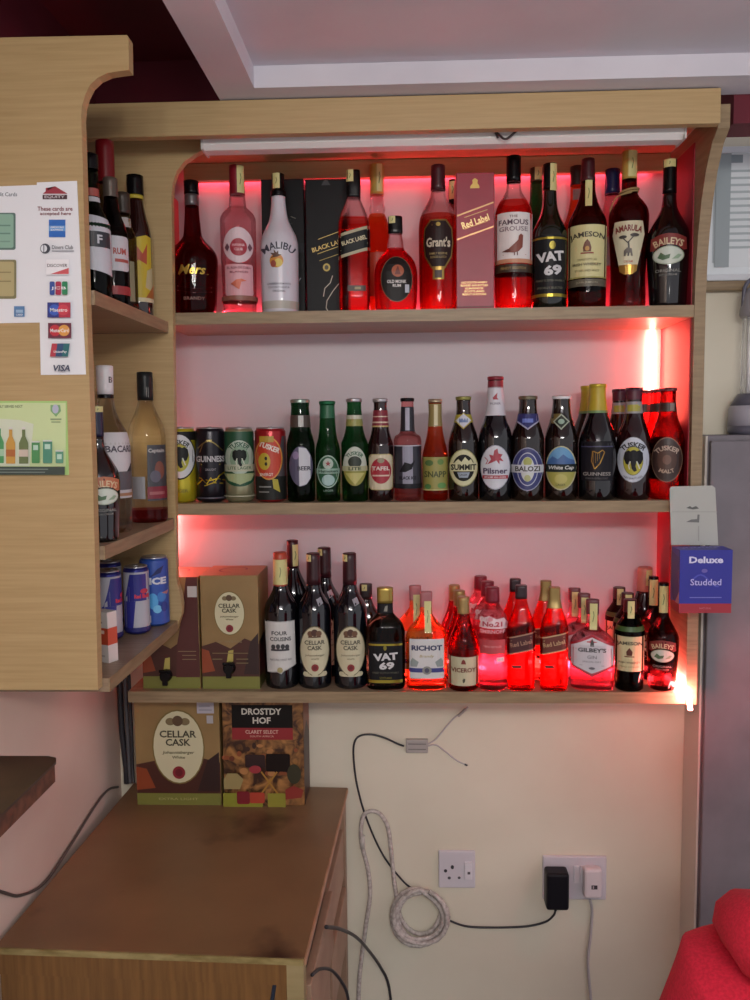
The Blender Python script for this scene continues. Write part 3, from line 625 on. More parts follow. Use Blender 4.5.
diag = lambda t, c1, c2, tc, h=4.2, w=25: [('P', [(-15.5, 51), (15.5, 60), (15.5, 84), (-15.5, 75)], c2), ('P', [(-15.5, 54), (15.5, 63), (15.5, 81), (-15.5, 72)], c1), ('T', t, 0, 69, h, tc, {'w': w, 'rot': 16, 'b': .02}), ('L', [(-13, 59), (13, 66.5)], .8, tc), ('L', [(-13, 72), (13, 79.5)], .6, tc)]
JB = B('whisky_bottle', 'square bottle with a slanted black band beside the black cartons', 'bottle', 354.3, 171, 140, YF+.042, zT,
  [(0, 15.4), (70, 15.8), (86, 15.4), (96, 13.2), (104, 9.8), (112, 6.8), (113, 6.6), (125, 7), (140, 6.4)], BG['clear'], [('cap', 113, 140, BK, .3)],
  {'front_label': diag('BLACK LABEL', '15181a', 'a8a284', 'cfc7a0'), 'lower_label': [('R', -7, 19.5, 11, 25, '3a2a22'), ('R', 0, 21, 6, 23.6, '8a7a52')]}, e=4.2, fill=(92, BG['red']), stamp=(-6.5, 0, 128, 139.6))
B('whisky_bottle', 'tall amber bottle with a gold stamped cap behind the small round-shouldered rum flask', 'bottle', 377.5, 164.5, 143, 1.905, zT,
  [(0, 13), (60, 14.5), (78, 13), (92, 10), (99, 7.4), (101, 8.4), (104, 8), (106, 6.6), (114, 6.6), (143, 7)], BG['clear'], [('cap', 115, 143, GOLDP, .2)], {'front_label': [('R', -9, 20, 9, 60, 'b0402a')]}, fill=(97, BG['amber']), stamp=(0, 5, 117, 142))
B('rum_flask', 'squat round-shouldered flask with a round black label and a short black cap', 'bottle', 395.7, 216.5, 94.5, YF+.036, zT,
  [(0, 20), (10, 21), (36, 21.6), (46, 20), (53, 16.5), (58, 12), (62, 8.6), (70, 7.6), (77, 6.4), (78, 7), (94.5, 6.8)], BG['clear'], [('cap', 77, 94.5, BK, .3)],
  {'front_label': [('E', 0, 30.5, 15.6, 22.5, '5a4a30'), ('E', 0, 30.5, 15, 21.8, '17110f'), ('E', 1, 38.5, 6, 6, 'a04a22'), ('P', [(-2, 35), (4, 35), (1.5, 43), (0.5, 43)], '6a2414'), ('T', 'OLD MONK', 0, 28, 3.3, 'c9c3c0', {'w': 19, 'b': .03}), ('T', 'RUM', 0, 24, 3, 'c9c3c0', {'w': 8, 'b': .03}), ('R', 8, 17, 12, 25, 'b9bcc6')]}, q=.66, e=2.6, fill=(63, glass('c8141c')), stamp=(-6, -.5, 87, 94), turn=4)
GR = B('whisky_bottle', 'round bottle with a dark shield label and maroon cap beside the red carton', 'bottle', 438.3, 165.5, 144.5, YF+.058, zT,
  [(0, 18.6), (20, 19.2), (80, 19.6), (90, 18.8), (98, 16.5), (105, 12.5), (112, 8.8), (119, 7), (144.5, 6.6)], BG['clear'], [('cap', 120, 144.5, MAR, .4)],
  {'front_label': [('P', [(-8, 88), (8, 88), (13.5, 80), (14.5, 66), (13, 52), (7, 41), (5.5, 40), (5.5, 30), (-5.5, 30), (-5.5, 40), (-7, 41), (-13, 52), (-14.5, 66), (-13.5, 80)], '*8a703a'), ('P', [(-7, 86.5), (7, 86.5), (12.5, 79), (13.5, 66), (12, 53), (6, 42.5), (-6, 42.5), (-12, 53), (-13.5, 66), (-12.5, 79)], '261312'), ('T', "Grant's", 0, 66, 9.5, 'c4b8a2', {'w': 23, 'b': .03}), ('T', 'FAMILY RESERVE', 0, 55, 2.2, '9a8450', {'w': 17}), ('T', 'BLENDED SCOTCH', 0, 51.5, 2.2, '9a8450', {'w': 15}), ('R', -3.5, 31.5, 3.5, 39, '3a2418'), ('E', 0, 83, 2.2, 2, '*a08a4a')]}, fill=(95, glass('d22a1c')))
B('whisky_bottle', 'dark-necked bottle mostly hidden between the shield-label bottle and the red carton', 'bottle', 453.5, 180, 126, 1.912, zT,
  [(0, 11), (86, 12), (98, 7), (104, 4.6), (126, 4.8)], DKR, [('cap', 104, 126, BK)], {'neck_label': [('W', 96, 103, '6a1c22')]}, stamp=(-4, 3, 108, 124))
carton('whisky_carton', 'tall red carton with slanted lettering between two round whisky bottles', 456.3, 494.3, 172.5, 137.5, YF+.03, zT, .078,
       [('P', [(-5, 122), (4, 122), (4, 124), (2, 127), (2.5, 130), (-.5, 132), (-3, 130), (-2.5, 127), (-5, 124)], '*b89a5a'), ('P', [(-18.3, 94), (18.3, 107), (18.3, 108.6), (-18.3, 95.6)], '*b98a66'), ('P', [(-18.3, 70.5), (18.3, 83), (18.3, 84.6), (-18.3, 72)], '*b98a66'), ('T', 'Red Label', 0, 89, 7, '*c9a878', {'w': 28, 'rot': 18, 'b': .025}), ('L', [(-11, 93), (12, 100.5)], .8, '*a87a5a'), ('L', [(-11, 81.5), (12, 89)], .8, '*a87a5a')]
       + [('T', t, -1, 28-i*3, 2, '*b08a62', {'w': w}) for i, (t, w) in enumerate((('OLD SCOTCH WHISKY', 26), ('BLENDED AND BOTTLED', 27), ('KILMARNOCK', 18), ('SCOTLAND', 20), ('PRODUCT OF SCOTLAND', 24)))] + [('R', -18, 3, 18, 4, '7a2a32')], '8a1626',
       body=noise_mat('red_foil_board', '#8c1830', '#981e36', (1, 1, 1), 12, 3, .4))
bird = [('P', [(-11, 56), (-6, 57), (-3, 60), (1, 63.5), (4.5, 67), (5, 71), (7, 73), (9, 71.5), (8.8, 66), (8.5, 60), (5, 56), (1, 54.5), (-3, 55)], '7a3a2c'), ('P', [(-11, 56), (-5, 55), (-2, 57), (-5, 58.5)], '5a2a22'), ('L', [(1, 55), (1, 52)], .9, '5a2a22'), ('L', [(3.5, 55.5), (3.8, 52)], .9, '5a2a22')]
B('whisky_bottle', 'black-capped bottle with a brown game bird on its white label', 'bottle', 513.4, 156.5, 152.5, YF+.055, zT,
  [(0, 18), (30, 18.6), (92, 18.8), (100, 17.5), (107, 14.5), (113, 10.6), (119, 7.6), (126, 6.8), (152.5, 6.8)], BG['clear'], [('cap', 127, 152.5, BK, .4)],
  {'front_label': [('R', -18.2, 45, 18.2, 94, 'dcd6d4'), ('R', -18.2, 45, 18.2, 49, 'c08a6a'), ('T', 'THE', 0, 90, 2.4, '6a4a4a', {'w': 8}), ('T', 'FAMOUS', 0, 84.5, 5.2, '5a4450', {'w': 28, 'b': .02}), ('T', 'GROUSE', 0, 78, 4.6, '8a7a80', {'w': 27, 'b': .02}), ('L', [(-10, 53), (12, 53)], .6, 'a08a7a')] + bird, 'lower_label': [('W', 36, 44, '3a2a1c'), ('T', 'FINEST SCOTCH', 0, 40, 2.4, 'a58a52', {'w': 24})]}, fill=(108, BG['red']))
B('whisky_bottle', 'green-necked bottle half hidden behind the bird-label bottle', 'bottle', 536, 168, 138, 1.905, zT,
  [(0, 15), (80, 16), (92, 12), (100, 8), (112, 6.2), (138, 6)], BG['green'], [('cap', 125, 138, pm('3a3420', .4), .2)], {'front_label': [('R', -12, 20, 12, 70, '24301f')]}, stamp=(-1.5, 5, 126, 137.5))
vatart = lambda b, t, w: [('R', -w, b, w, t, '16171a'), ('R', -w, t-4, w, t-2, '*a5953a'), ('R', -w, b+.5, w, b+3.5, '*a5953a')]
B('whisky_bottle', 'dark bottle with big white lettering on black beside a cream-labelled bottle', 'bottle', 549.4, 164, 143, YF+.055, zT,
  [(0, 17.2), (70, 17.6), (77, 16.8), (85, 13.5), (93, 10), (103, 7.4), (115, 6.6), (143, 6.4)], DKG, [('cap', 118, 143, BK, .3)],
  {'front_label': vatart(11, 71, 17) + [('E', 2, 61, 3, 4, '*8a7f3a'), ('T', 'VAT', 0, 50, 9.5, 'c9c9cb', {'w': 26, 'rot': 6, 'b': .05}), ('T', '69', 2.5, 37, 10, 'c9c9cb', {'w': 17, 'rot': 6, 'b': .05}), ('T', 'FINEST SCOTCH WHISKY', 0, 27, 2, '6a6a58', {'w': 26}), ('T', 'SPECIALLY SELECTED', 0, 20, 2, '6a6a58', {'w': 24})]}, stamp=(0, 6, 116, 142), turn=3)
B('whisky_bottle', 'brown-capped amber bottle peeping out behind the cream-labelled bottle', 'bottle', 576.5, 166.5, 139, 1.905, zT,
  [(0, 14), (80, 15), (90, 11), (100, 8), (112, 6.5), (139, 6.6)], BG['amber'], [('cap', 121, 139, pm('2c1a1a', .35), .3)], {'neck_label': [('R', -4, 107, 4, 117, '8a7a78')]})
JM = lambda s=1: [('R', -18.4, 29, 18.4, 80, 'cbc58f'), ('R', -18.4, 29, 18.4, 30.5, 'a09a5a'), ('T', 'JAMESON', 0, 70, 6.6, '3a352a', {'w': 33, 'arc': 60, 'b': .025}), ('P', [(-3.5, 54), (3.5, 54), (4, 58), (2.5, 63), (0, 66), (-2.5, 63), (-4, 58)], '6a3a22'), ('E', 0, 57, 2, 2.4, 'b5863a'), ('R', -6, 52, 6, 53.4, '8a3a2a'), ('T', 'TRIPLE DISTILLED', 0, 46.5, 1.8, '8a845a', {'w': 18}), ('T', 'IRISH WHISKEY', 0, 42, 2.6, '4a4634', {'w': 26}), ('T', 'ESTABLISHED SINCE', 0, 36, 1.8, '8a845a', {'w': 22})]
B('whiskey_bottle', 'dark bottle with a big cream label and red crest beside the rope-necked bottle', 'bottle', 587.2, 159, 147, YF+.058, zT,
  [(0, 18.6), (80, 19), (87, 18.2), (93, 15.6), (101, 11.8), (110, 8.6), (118, 7.2), (124, 7), (147, 6.2)], glass('3a1210', .02), [('cap', 125, 147, MAR, .3)],
  {'front_label': JM(), 'lower_label': [('W', 21, 28, '5a5444'), ('T', 'JOHN JAMESON', 0, 24.5, 2.4, 'a09a80', {'w': 20})]}, stamp=(-2.2, 4, 99, 125))
B('whisky_bottle', 'blue-capped bottle standing behind the rope-necked dark bottle', 'bottle', 611.6, 169.5, 136, 1.908, zT,
  [(0, 13), (80, 14), (92, 11), (100, 9), (112, 7.2), (136, 7)], BG['pink'], [('cap', 113, 136, pm('1c2450', .25), .3)], {'front_label': [('R', -10, 45, 10, 72, 'c8c0c4')]})
tree = [('L', [(0, 50), (.5, 58), (0, 64)], 1.6, '3a3430'), ('L', [(0, 62), (-5, 67), (-8, 68)], 1, '3a3430'), ('L', [(0, 63), (5, 69)], 1, '3a3430'), ('E', -5, 68, 3.5, 1.6, '3a3430'), ('E', 5.5, 69.5, 4, 1.7, '3a3430'), ('P', [(-4, 50), (-4, 55), (-1, 58), (3, 57), (4, 50), (2.5, 50), (2, 53), (-1.5, 53), (-2.5, 50)], '5a524a')]
AM = B('liqueur_bottle', 'dark rope-necked bottle with a tapering cream label and yellow stamped cap', 'bottle', 628.4, 151.5, 153, YF+.078, zT,
  [(0, 17.6), (30, 16.8), (50, 17.6), (75, 19), (90, 19.6), (97, 18.4), (104, 14.2), (110, 9.4), (115, 7.4), (126, 7.2), (153, 7)], glass('3e0a0a', .02), [('cap', 126, 153, GOLDP, .3)],
  {'front_label': [('P', [(-13, 83), (13, 83), (15, 71), (8.5, 40), (8, 36), (4, 33), (-4, 33), (-8, 36), (-8.5, 40), (-15, 71)], 'c9c4a6'), ('P', [(-8.7, 42), (8.7, 42), (8, 36), (4, 33), (-4, 33), (-8, 36)], '*a07a3a'), ('P', [(-13, 83), (13, 83), (14, 77), (0, 80), (-14, 77)], 'c9c0a0'), ('T', 'AMARULA', 0, 76.5, 6, '7a2a24', {'w': 26, 'arc': 40, 'b': .04}), ('T', 'CREAM', 0, 45, 2.2, 'a0503a', {'w': 8})] + tree}, stamp=(-1, 6.6, 127.5, 152.5))
k_ = AM.location; m = MB()
kk_ = (P(628, 200, YF+.078)-CAM).dot(fw)/F; kz = (P(628, 151.5, YF+.078).z-zT)/153
for j in range(2):
    m.tube([((8.6+.5*j)*kk_*cos(t), (8.6+.5*j)*kk_*sin(t), (113+2.2*j+1.6*cos(t))*kz) for t in [2*pi*i/20 for i in range(20)]], .0022, pm('a08a5a', .8), 6, True)
m.tube(spline([(9*kk_*cos(-1.2)-.001, -9*kk_, 112*kz), (-11*kk_, -9*kk_, 109*kz), (-16*kk_, -11*kk_, 101*kz), (-18.2*kk_, -9*kk_, 95*kz)]), .0014, pm('a08a5a', .8), 6)
m.build('neck_cord', AM)
BYP = [(0, 17.6), (20, 18.8), (46, 20.6), (66, 21.2), (74, 19.8), (82, 16), (91, 11), (99, 7.6), (108, 6.6), (144, 6.4)]
BYA = [('P', [(-17, 55), (-16.5, 66), (-8, 69), (0, 70), (8, 69), (16.5, 66), (17, 55), (14, 54), (8, 58), (0, 59.5), (-8, 58), (-14, 54)], '7a2a26'), ('T', 'BAILEYS', 0, 62.5, 6.6, 'cbb894', {'w': 28, 'arc': 34, 'b': .02}), ('E', 0, 49, 14.5, 8.8, '9aa890'), ('E', 0, 49, 13.5, 8, 'c2ccc0'), ('P', [(-10, 47), (-7, 52), (-3, 49), (2, 50), (1, 46), (-5, 44.5)], '4a6a4a'), ('P', [(3, 45), (9, 50), (12, 49), (9, 45.5)], '8aa488'), ('T', 'ORIGINAL', 0, 34.5, 3, '8a8a84', {'w': 23}), ('T', 'IRISH CREAM', 0, 30.5, 2, '7a7a74', {'w': 16})]
BYD = dark('0c090c')
B('liqueur_bottle', 'black cream-liqueur bottle with an oval landscape label beside the red-lit end panel', 'bottle', 668.5, 160, 144, YF+.058, zT, BYP, BYD, [('cap', 112, 144, BK, .2)], {'front_label': BYA}, stamp=(-5.5, 5, 136, 143.5))
# red packet peeping out at the shaded end
rp = tag(empty('red_pouch', (P(169, 230, 1.90).x, 1.90, zT)), 'red packet peeping out behind the dark brandy bottle at the end panel', 'packet')
kq = 1.9/850; hq = P(170, 197, 1.9).z-zT
m = MB(); pl_ = rrect(-.026, .0, .018, hq, .008); m.prism(pl_, 'y', -.02, .02, pm('a01a22', .4), .003); m.build('pouch', rp)
m = MB(); art(m, [('E', 9/1000, hq*.72, .0025, .003, '3a0a10'), ('E', 9/1000, hq*.55, .003, .003, '3a0a10'), ('R', -.02, hq*.3, .012, hq*.42, 'c8404a')], lambda u, v, off: (u, -.02-off, v), 0, 0); m.build('printed_front', rp)
# ---- middle shelf: cans
def can(name, label, cx, top, hp, r, Y, zs_, col, els, cat='can', group=None, turn=0, metal=.35):
    body = pm(col, .28, metal)
    root = bottle(name, label, cat, cx, top, hp, Y, zs_, [(0, r*.8), (2.5, r), (hp-4.5, r), (hp-1.6, r*.9), (hp, r*.9)], body, [('lid', hp-1.7, hp, SIL, .3)], {'printed_wrap': els}, group=group, turn=turn, base_round=1)
    lid = root.children[1]; kv = (P(cx, top, Y).z-zs_); k = (P(cx, top, Y)-CAM).dot(fw)/F
    m = MB(); m.box(-.004, .004, -r*k*.55, r*k*.15, kv, kv+.0014, pm('9a9aa0', .3, .8), .0005); t = m.build('pull_tab', lid)
    return root
yc = YF+.046
def eleph(cx, cv, s, col):        # a bull elephant seen from the front: ears, head, trunk, tusks
    q = lambda l: [(cx+s*x, cv+s*y) for x, y in l]
    return [('P', q([(-1, 5.5), (-4, 7), (-6.6, 5), (-7, 0), (-5.5, -4), (-3.5, -5), (-1.5, -1)]), col), ('P', q([(1, 5.5), (4, 7), (6.6, 5), (7, 0), (5.5, -4), (3.5, -5), (1.5, -1)]), col),
            ('E', cx, cv+2.6*s, 3.4*s, 4.6*s, col), ('P', q([(-2.6, 1), (2.6, 1), (1.5, -6), (2.6, -9.5), (.6, -10.5), (-1.2, -8)]), col),
            ('L', q([(-2.3, -2), (-3.4, -5.5), (-2.6, -8.5)]), .9*s, 'c9cbb8'), ('L', q([(2.3, -2), (3.6, -5.5), (4.4, -8)]), .9*s, 'c9cbb8')]
can('beer_can', 'yellow and black can with a white oval elephant badge half hidden by the end panel', 182, 427, 75, 14.3, yc, zM, 'b5a826', [('W', 62, 70.5, '1c1a1a'), ('E', -2, 46, 15.5, 23, '1b1b1c'), ('E', -2, 46, 14.5, 21.5, 'c9cbcd'), ('E', -2, 45, 9.2, 14, 'a5a22a'), ('T', 'TUSKER', -2, 60, 5, '2a2a2c', {'w': 21, 'arc': 12, 'b': .03})] + eleph(-2, 47, 1.2, '1a1a1a') + [('T', 'LAGER', -2, 12, 3, '7a7420', {'w': 14})], turn=0)
can('beer_can', 'black can with a gold scribble between the yellow and the green cans', 210.8, 427, 75, 14.3, yc, zM, '1b1820', [('L', [(-12+i*2.2, 54+7*sin(i*.32)) for i in range(12)], 1.2, '*8a7a4a'), ('L', [(-10, 50), (-7, 58), (-3, 62), (2, 62)], .9, '*8a7a4a'), ('T', 'GUINNESS', 0, 43.5, 6, 'b9b6b8', {'w': 27, 'b': .03}), ('L', [(-9, 38), (9, 38)], .7, '*8a7a3a'), ('T', 'DRAUGHT', 0, 33, 2.4, '8a868a', {'w': 10}), ('L', [(-13, 18), (-8, 23), (-4, 19), (0, 25), (3, 20), (8, 27), (13, 30)], 1.3, '*b59a2c'), ('L', [(-11, 25), (-2, 22), (6, 24), (13, 22)], 1.1, '*b59a2c'), ('L', [(-6, 17), (2, 20), (11, 19)], 1, '*a58a2c'), ('W', 4, 5.5, '4a4650')])
can('beer_can', 'green can fading to silver-gold with an elephant badge beside the red can', 239.8, 427, 75, 14.4, yc, zM, '9a9878', [('W', 24, 70.5, '174a30'), ('P', [(-15, 26)] + [(15*cos(pi+pi*k/16), 26+10*sin(pi+pi*k/16)) for k in range(17)], '174a30'), ('E', 0, 45, 13.5, 17, 'a5b5a5'), ('E', 0, 44, 9.2, 12, '7f9a80'), ('T', 'TUSKER', 0, 58, 4.8, '20543a', {'w': 21, 'arc': 11, 'b': .03}), ('R', -15, 31, 15, 38, 'b0b39a'), ('T', 'LITE LAGER', 0, 34.5, 3, '2a5a3a', {'w': 22})] + eleph(0, 46, .95, '181c1a') + [('P', [(-14, 29), (14, 29), (10, 22), (0, 18), (-10, 22)], '9ba87a'), ('W', 6, 7, 'b8b59a')], metal=.55)
can('beer_can', 'red and black can with a yellow ringed badge beside the first green bottle', 271, 427, 75, 15.3, yc, zM, '9c1c22', [('W', 2.5, 26, '20211f'), ('P', [(5, 26), (15, 26), (15, 66), (11, 66)], '4a4448'), ('E', -2, 44, 13.2, 21.5, 'c98a3a'), ('E', -2, 44, 12, 20, 'b83a20'), ('T', 'TUSKER', -1, 55, 5.4, 'd8cfc4', {'w': 21, 'rot': -22, 'b': .04}), ('E', -6, 41, 5.6, 8.5, 'b5a030'), ('E', -4.5, 44, 1.3, 1.8, '2a2418'), ('E', -4.5, 38.5, 1.3, 1.8, '2a2418'), ('R', -10, 60, 3, 66, 'a88a2a'), ('T', 'ENERGY', -4, 28, 3, 'd8cfc4', {'w': 12}), ('R', -11, 15, 0, 16.5, '7a7a76'), ('R', -11, 10, -2, 11.2, '7a7a76'), ('P', [(2, 14), (8, 10), (6, 23), (1, 24)], 'a59a2c')])
# ---- middle shelf: beer bottles
cc_ = lambda hp, m, w=3.6: [('crown_cap', hp-w, hp, m, .7)]
yb = YF+.044
def beer(label, cx, top, base, r, prof, body, cap, prints, **k):
    return B('beer_bottle', label, 'bottle', cx, top, base-top, yb, zM, prof, body, cc_(base-top, cap), prints, **k)
green = BG['dkgreen']
beer('thick dark green bottle with a silvery oval label, first bottle after the cans', 301, 399.3, 502.3, 14, [(0, 13.8), (56, 14.1), (64, 12.6), (73, 10.4), (88, 9.4), (96, 8.9), (97.5, 9.2), (103, 9)], green, pm('8a9a90', .3, .6), {'neck_label': [('W', 75, 87, '4a3f38'), ('R', -2, 75.5, 3, 86.5, 'b9bab5')], 'front_label': [('E', 0, 36, 11.5, 20, '55526a'), ('P', [(-2, 55), (5, 54), (9, 47), (9, 24), (5, 18), (-2, 16)], 'c3c5cc'), ('T', 'BEER', 3, 34, 4.2, '2a2a3a', {'w': 13, 'b': .03}), ('E', -5, 47, 3, 4, '8a7a9a')]})
beer('slim green bottle with a green oval badge and small red star', 328, 401, 502.3, 12.3, [(0, 12), (50, 12.4), (56, 11.6), (64, 9.6), (74, 8.3), (88, 7.5), (95, 7.2), (101.3, 7.6)], BG['green'], pm('1f6a44', .3, .5), {'neck_label': [('W', 84, 97, '1c5a3a')], 'front_label': [('E', 0, 30.5, 10.8, 16.5, '9ab5a5'), ('E', 0, 30.5, 9.8, 15.3, '1c5234'), ('E', 0, 38.5, 5, 5.4, 'a5b5aa'), ('P', [(3*sin(2*pi*k/10)*(1 if k % 2 == 0 else .42), 38.5+3*cos(2*pi*k/10)*(1 if k % 2 == 0 else .42)) for k in range(10)], '8a2a30'), ('R', -11, 28.5, 11, 33.5, '8fae9f'), ('T', 'Heineken', 0, 31, 3, '173f2a', {'w': 18, 'b': .03}), ('E', 0, 22, 6, 5.6, '9ab8b5'), ('T', 'LAGER', 0, 11.5, 2, '7a9a88', {'w': 9})]})
beer('green bottle with a gold label under a white lettered arc', 354.8, 398.5, 502.3, 13.2, [(0, 13), (58, 13.4), (65, 11), (74, 8.8), (88, 7.6), (97, 7.1), (104, 7.4)], BG['green'], SIL, {'neck_label': [('W', 76, 83, '8a8a4a'), ('W', 83, 87, 'b5b5a2')], 'front_label': [('E', 0, 35.5, 11.5, 19.5, '8a8a3c'), ('P', [(11.5*cos(pi*k/14), 36+19.5*sin(pi*k/14)) for k in range(15)] + [(7*cos(pi-pi*k/14), 36+11*sin(pi-pi*k/14)) for k in range(15)], 'b5bdb0'), ('T', 'TUSKER', 0, 49, 4, '2a5a3c', {'w': 18, 'arc': 9.5, 'b': .03}), ('E', 0, 40, 6.5, 6, '1a2a1c'), ('R', -12, 31, 12, 36, 'a8a884'), ('T', 'LITE', 0, 33.5, 3.4, '3a4a2a', {'w': 12, 'b': .03}), ('P', [(-9, 29), (9, 29), (0, 17)], 'b5b06a')]})
beer('dark bottle with a cream label bearing a red oval', 380.8, 398.5, 502.3, 12.7, [(0, 12.4), (56, 12.8), (64, 10.8), (74, 8.6), (88, 7.2), (97, 6.6), (104, 7)], dark('1c0a0c'), SIL, {'neck_label': [('W', 75, 92, '7a2030'), ('W', 79, 80.5, 'c8b5a0'), ('W', 85, 86, 'c8b5a0'), ('W', 75, 76.5, 'b5a06a')], 'front_label': [('Q', -11.8, 11.5, 11.8, 48, 4, 'b5aa7a'), ('Q', -11, 12.5, 11, 47, 4, 'c8bfa4'), ('E', 0, 31, 10, 13, '9a2030'), ('T', 'TAFEL', 0, 33.5, 4, 'd8ccc4', {'w': 17, 'b': .03}), ('R', -8, 25.5, 8, 27, 'd0b8a8'), ('E', 0, 41.5, 3.4, 2.6, '8a8268')]})
beer('clear bottle wrapped in black and silver with red liquid at the base', 407.7, 398, 503, 13.6, [(0, 13.2), (14, 13.4), (56, 13.4), (57, 13.9), (62, 13.8), (66, 12.6), (69, 8.6), (73, 7), (90, 6.4), (100, 6.1), (105, 6.4)], glass('f09a9a'), BK, {'neck_label': [('W', 71, 96, '24232c'), ('R', -2, 72, 2, 95, 'a09fb0')], 'front_label': [('W', 13, 57, '2c2c36'), ('R', -5, 16, 5, 56, '8a8a9a'), ('W', 56, 57.2, 'b5b2bc'), ('P', [(-8, 30), (-3, 40), (3, 38), (7, 42), (4, 33), (-2, 30)], '15151a'), ('T', 'BLACK ICE', 0, 24, 3.4, '1a1a22', {'w': 16, 'b': .03}), ('W', 13, 18, '1a1a20')]})
beer('amber-red bottle with a yellow-green label next to the clear black-wrapped one', 435.3, 399, 503, 12.6, [(0, 12.2), (46, 12.7), (56, 11), (66, 8.6), (76, 7.2), (90, 6.3), (104, 6.5)], glass('e85a2c'), pm('a89a80', .3, .6), {'neck_label': [('W', 76, 99, '8a7a4a'), ('R', -1, 77, 2.5, 98, 'c8bf9a')], 'front_label': [('W', 11, 45, '8f8a48'), ('E', -6, 39, 4, 3, '4a6a3a'), ('E', 5, 40, 3, 3, '5a7a3a'), ('T', 'SNAPP', 0, 27.5, 6.4, '3a4420', {'w': 21, 'b': .02}), ('E', -7, 15, 3, 2.6, '4a7a44'), ('E', 6, 16, 4, 3, '5a8a4a'), ('W', 11, 12, 'c8bd7a')]})
beer('stout dark bottle with a cream oval label of black peaks', 463.5, 396.5, 503, 15, [(0, 14.8), (58, 15.2), (68, 13.4), (78, 10.2), (88, 7.6), (94, 7), (102, 7), (106.5, 7.2)], DKB, pm('8a8848', .35, .4), {'neck_label': [('W', 80, 88, 'a59a30'), ('P', [(-9, 82), (0, 90), (9, 82), (0, 73)], 'a5963a'), ('P', [(-7.5, 82), (0, 89), (7.5, 82), (0, 74.5)], 'c3c8d2'), ('R', -4, 80, 4, 84, '6a80a8')], 'front_label': [('E', 0, 34, 14, 19, '8f8f5a'), ('E', 0, 34, 13.2, 18, 'c5c49c'), ('E', 0, 34, 10.5, 13.6, '1b1c18'), ('P', [(-9, 39), (-5, 43), (-2, 40), (1.5, 45), (5, 41), (7, 43), (9, 39)], 'c5c49c'), ('R', -13, 30.5, 13, 39, 'c5c49c'), ('T', 'SUMMIT', 0, 34.7, 6, '1f201b', {'w': 24, 'b': .035}), ('P', [(-6, 29.5), (6, 29.5), (4, 24), (-4, 24)], '8a96a4'), ('T', 'LAGER', 0, 27, 2, '2a2a2a', {'w': 7})]})
lion = [('P', [(-8, 37), (-4, 42), (-6, 47), (-2, 46), (-1, 51), (2, 53), (3, 48), (7, 47), (5, 44), (8, 40), (4, 41), (4, 37), (1, 41), (-3, 39)], '9c3040'), ('L', [(-10, 44), (-7, 41), (-9, 37)], .8, '9c3040')]
beer('tallest dark bottle of the row, white neck and red crown cap', 495.3, 376.5, 502, 16.4, [(0, 16.2), (62, 16.6), (72, 15), (81, 11.6), (90, 9.4), (104, 8.2), (115, 7.6), (125.5, 7.4)], DKW, pm('7c1c2c', .35), {'neck_foil': [('W', 114, 121, '7c1c2c')], 'neck_label': [('W', 86, 115, 'c5c4cc'), ('P', [(-2.5, 104), (0, 107), (2, 109), (1.5, 104), (3, 102), (-2, 102)], '9c3040'), ('T', 'PILSNER', 0, 98, 2.2, '6a6474', {'w': 10})], 'front_label': [('E', 0, 34, 14.5, 22.5, '9a9cab'), ('E', 0, 34, 13.8, 21.6, 'c6c9d2')] + lion + [('T', 'Pilsner', 0, 30.5, 5.8, '4a3a58', {'w': 23, 'b': .03}), ('R', -12, 22.5, 12, 26, '9c2a38'), ('T', 'MFALME WA LAGER', 0, 24.2, 1.8, 'd8ccd0', {'w': 20})]})
stp = [(0, 15.8), (62, 16.2), (71, 14.4), (80, 11.6), (88, 9.6), (96, 8.8), (102, 8.6), (106, 8.8)]
beer('stout dark bottle with a navy oval label and navy neck chevron', 527.6, 396, 502, 16, stp, DKB, pm('6a6450', .35, .5), {'neck_label': [('W', 82, 88, '24275a'), ('P', [(-11, 86), (11, 86), (11, 80), (0, 71.5), (-11, 80)], '9a9cb4'), ('P', [(-10.5, 87), (10.5, 87), (10, 81), (0, 73.5), (-10, 81)], '262a66'), ('R', -5, 79, 5, 83, '6a7ac0')], 'front_label': [('E', 0, 32, 15, 22, '8f93ac'), ('E', 0, 32, 14.2, 21, '2c3268'), ('E', 0, 32, 10, 17, 'b0b6c6'), ('E', 0, 32, 9.2, 16, '39407a'), ('E', 0, 32, 6.5, 12.5, 'c2c8c4'), ('E', 0, 39.5, 4, 4.6, '9fa45a'), ('R', -15, 28.5, 15, 36.5, 'c2c6cc'), ('T', 'BALOZI', 0, 32.5, 5.4, '39362e', {'w': 23, 'b': .03}), ('E', 0, 23, 3, 3.4, 'a8ac7a')]})
beer('stout dark bottle with a blue-topped mountain label and white crown', 561, 395.5, 502, 15.6, stp, DKB, WHT, {'neck_label': [('P', [(-11, 88), (0, 88), (0, 80), (-8, 78), (-12, 80)], '6a5a2c'), ('P', [(-8, 80), (0, 88), (8, 80), (0, 71.5)], '9fa896'), ('P', [(-6.3, 80), (0, 86.3), (6.3, 80), (0, 73.4)], '1c2a20'), ('E', 0, 80, 3, 2.6, '8fa898')], 'front_label': [('E', 0, 33, 14.8, 22.5, 'b0ac88'), ('E', 0, 33, 13.6, 21.2, '9c9a4a'), ('P', [(13.6*cos(a), 33+21.2*sin(a)) for a in [radians(8+164*k/20) for k in range(21)]], '5c93bd'), ('P', [(-12.5, 40), (-8, 45), (-3, 42), (2, 47), (7, 43), (12.5, 41), (13, 37), (-13, 37)], '3a5f94'), ('R', -14.2, 29, 14.2, 37, '1c2424'), ('T', 'White Cap', 0, 33, 5, 'cfd0cc', {'w': 24, 'sh': .2, 'b': .02}), ('E', 0, 22, 6, 5, 'aea85c'), ('T', 'LAGER', 0, 16, 2.4, '5a5a2a', {'w': 9})]})
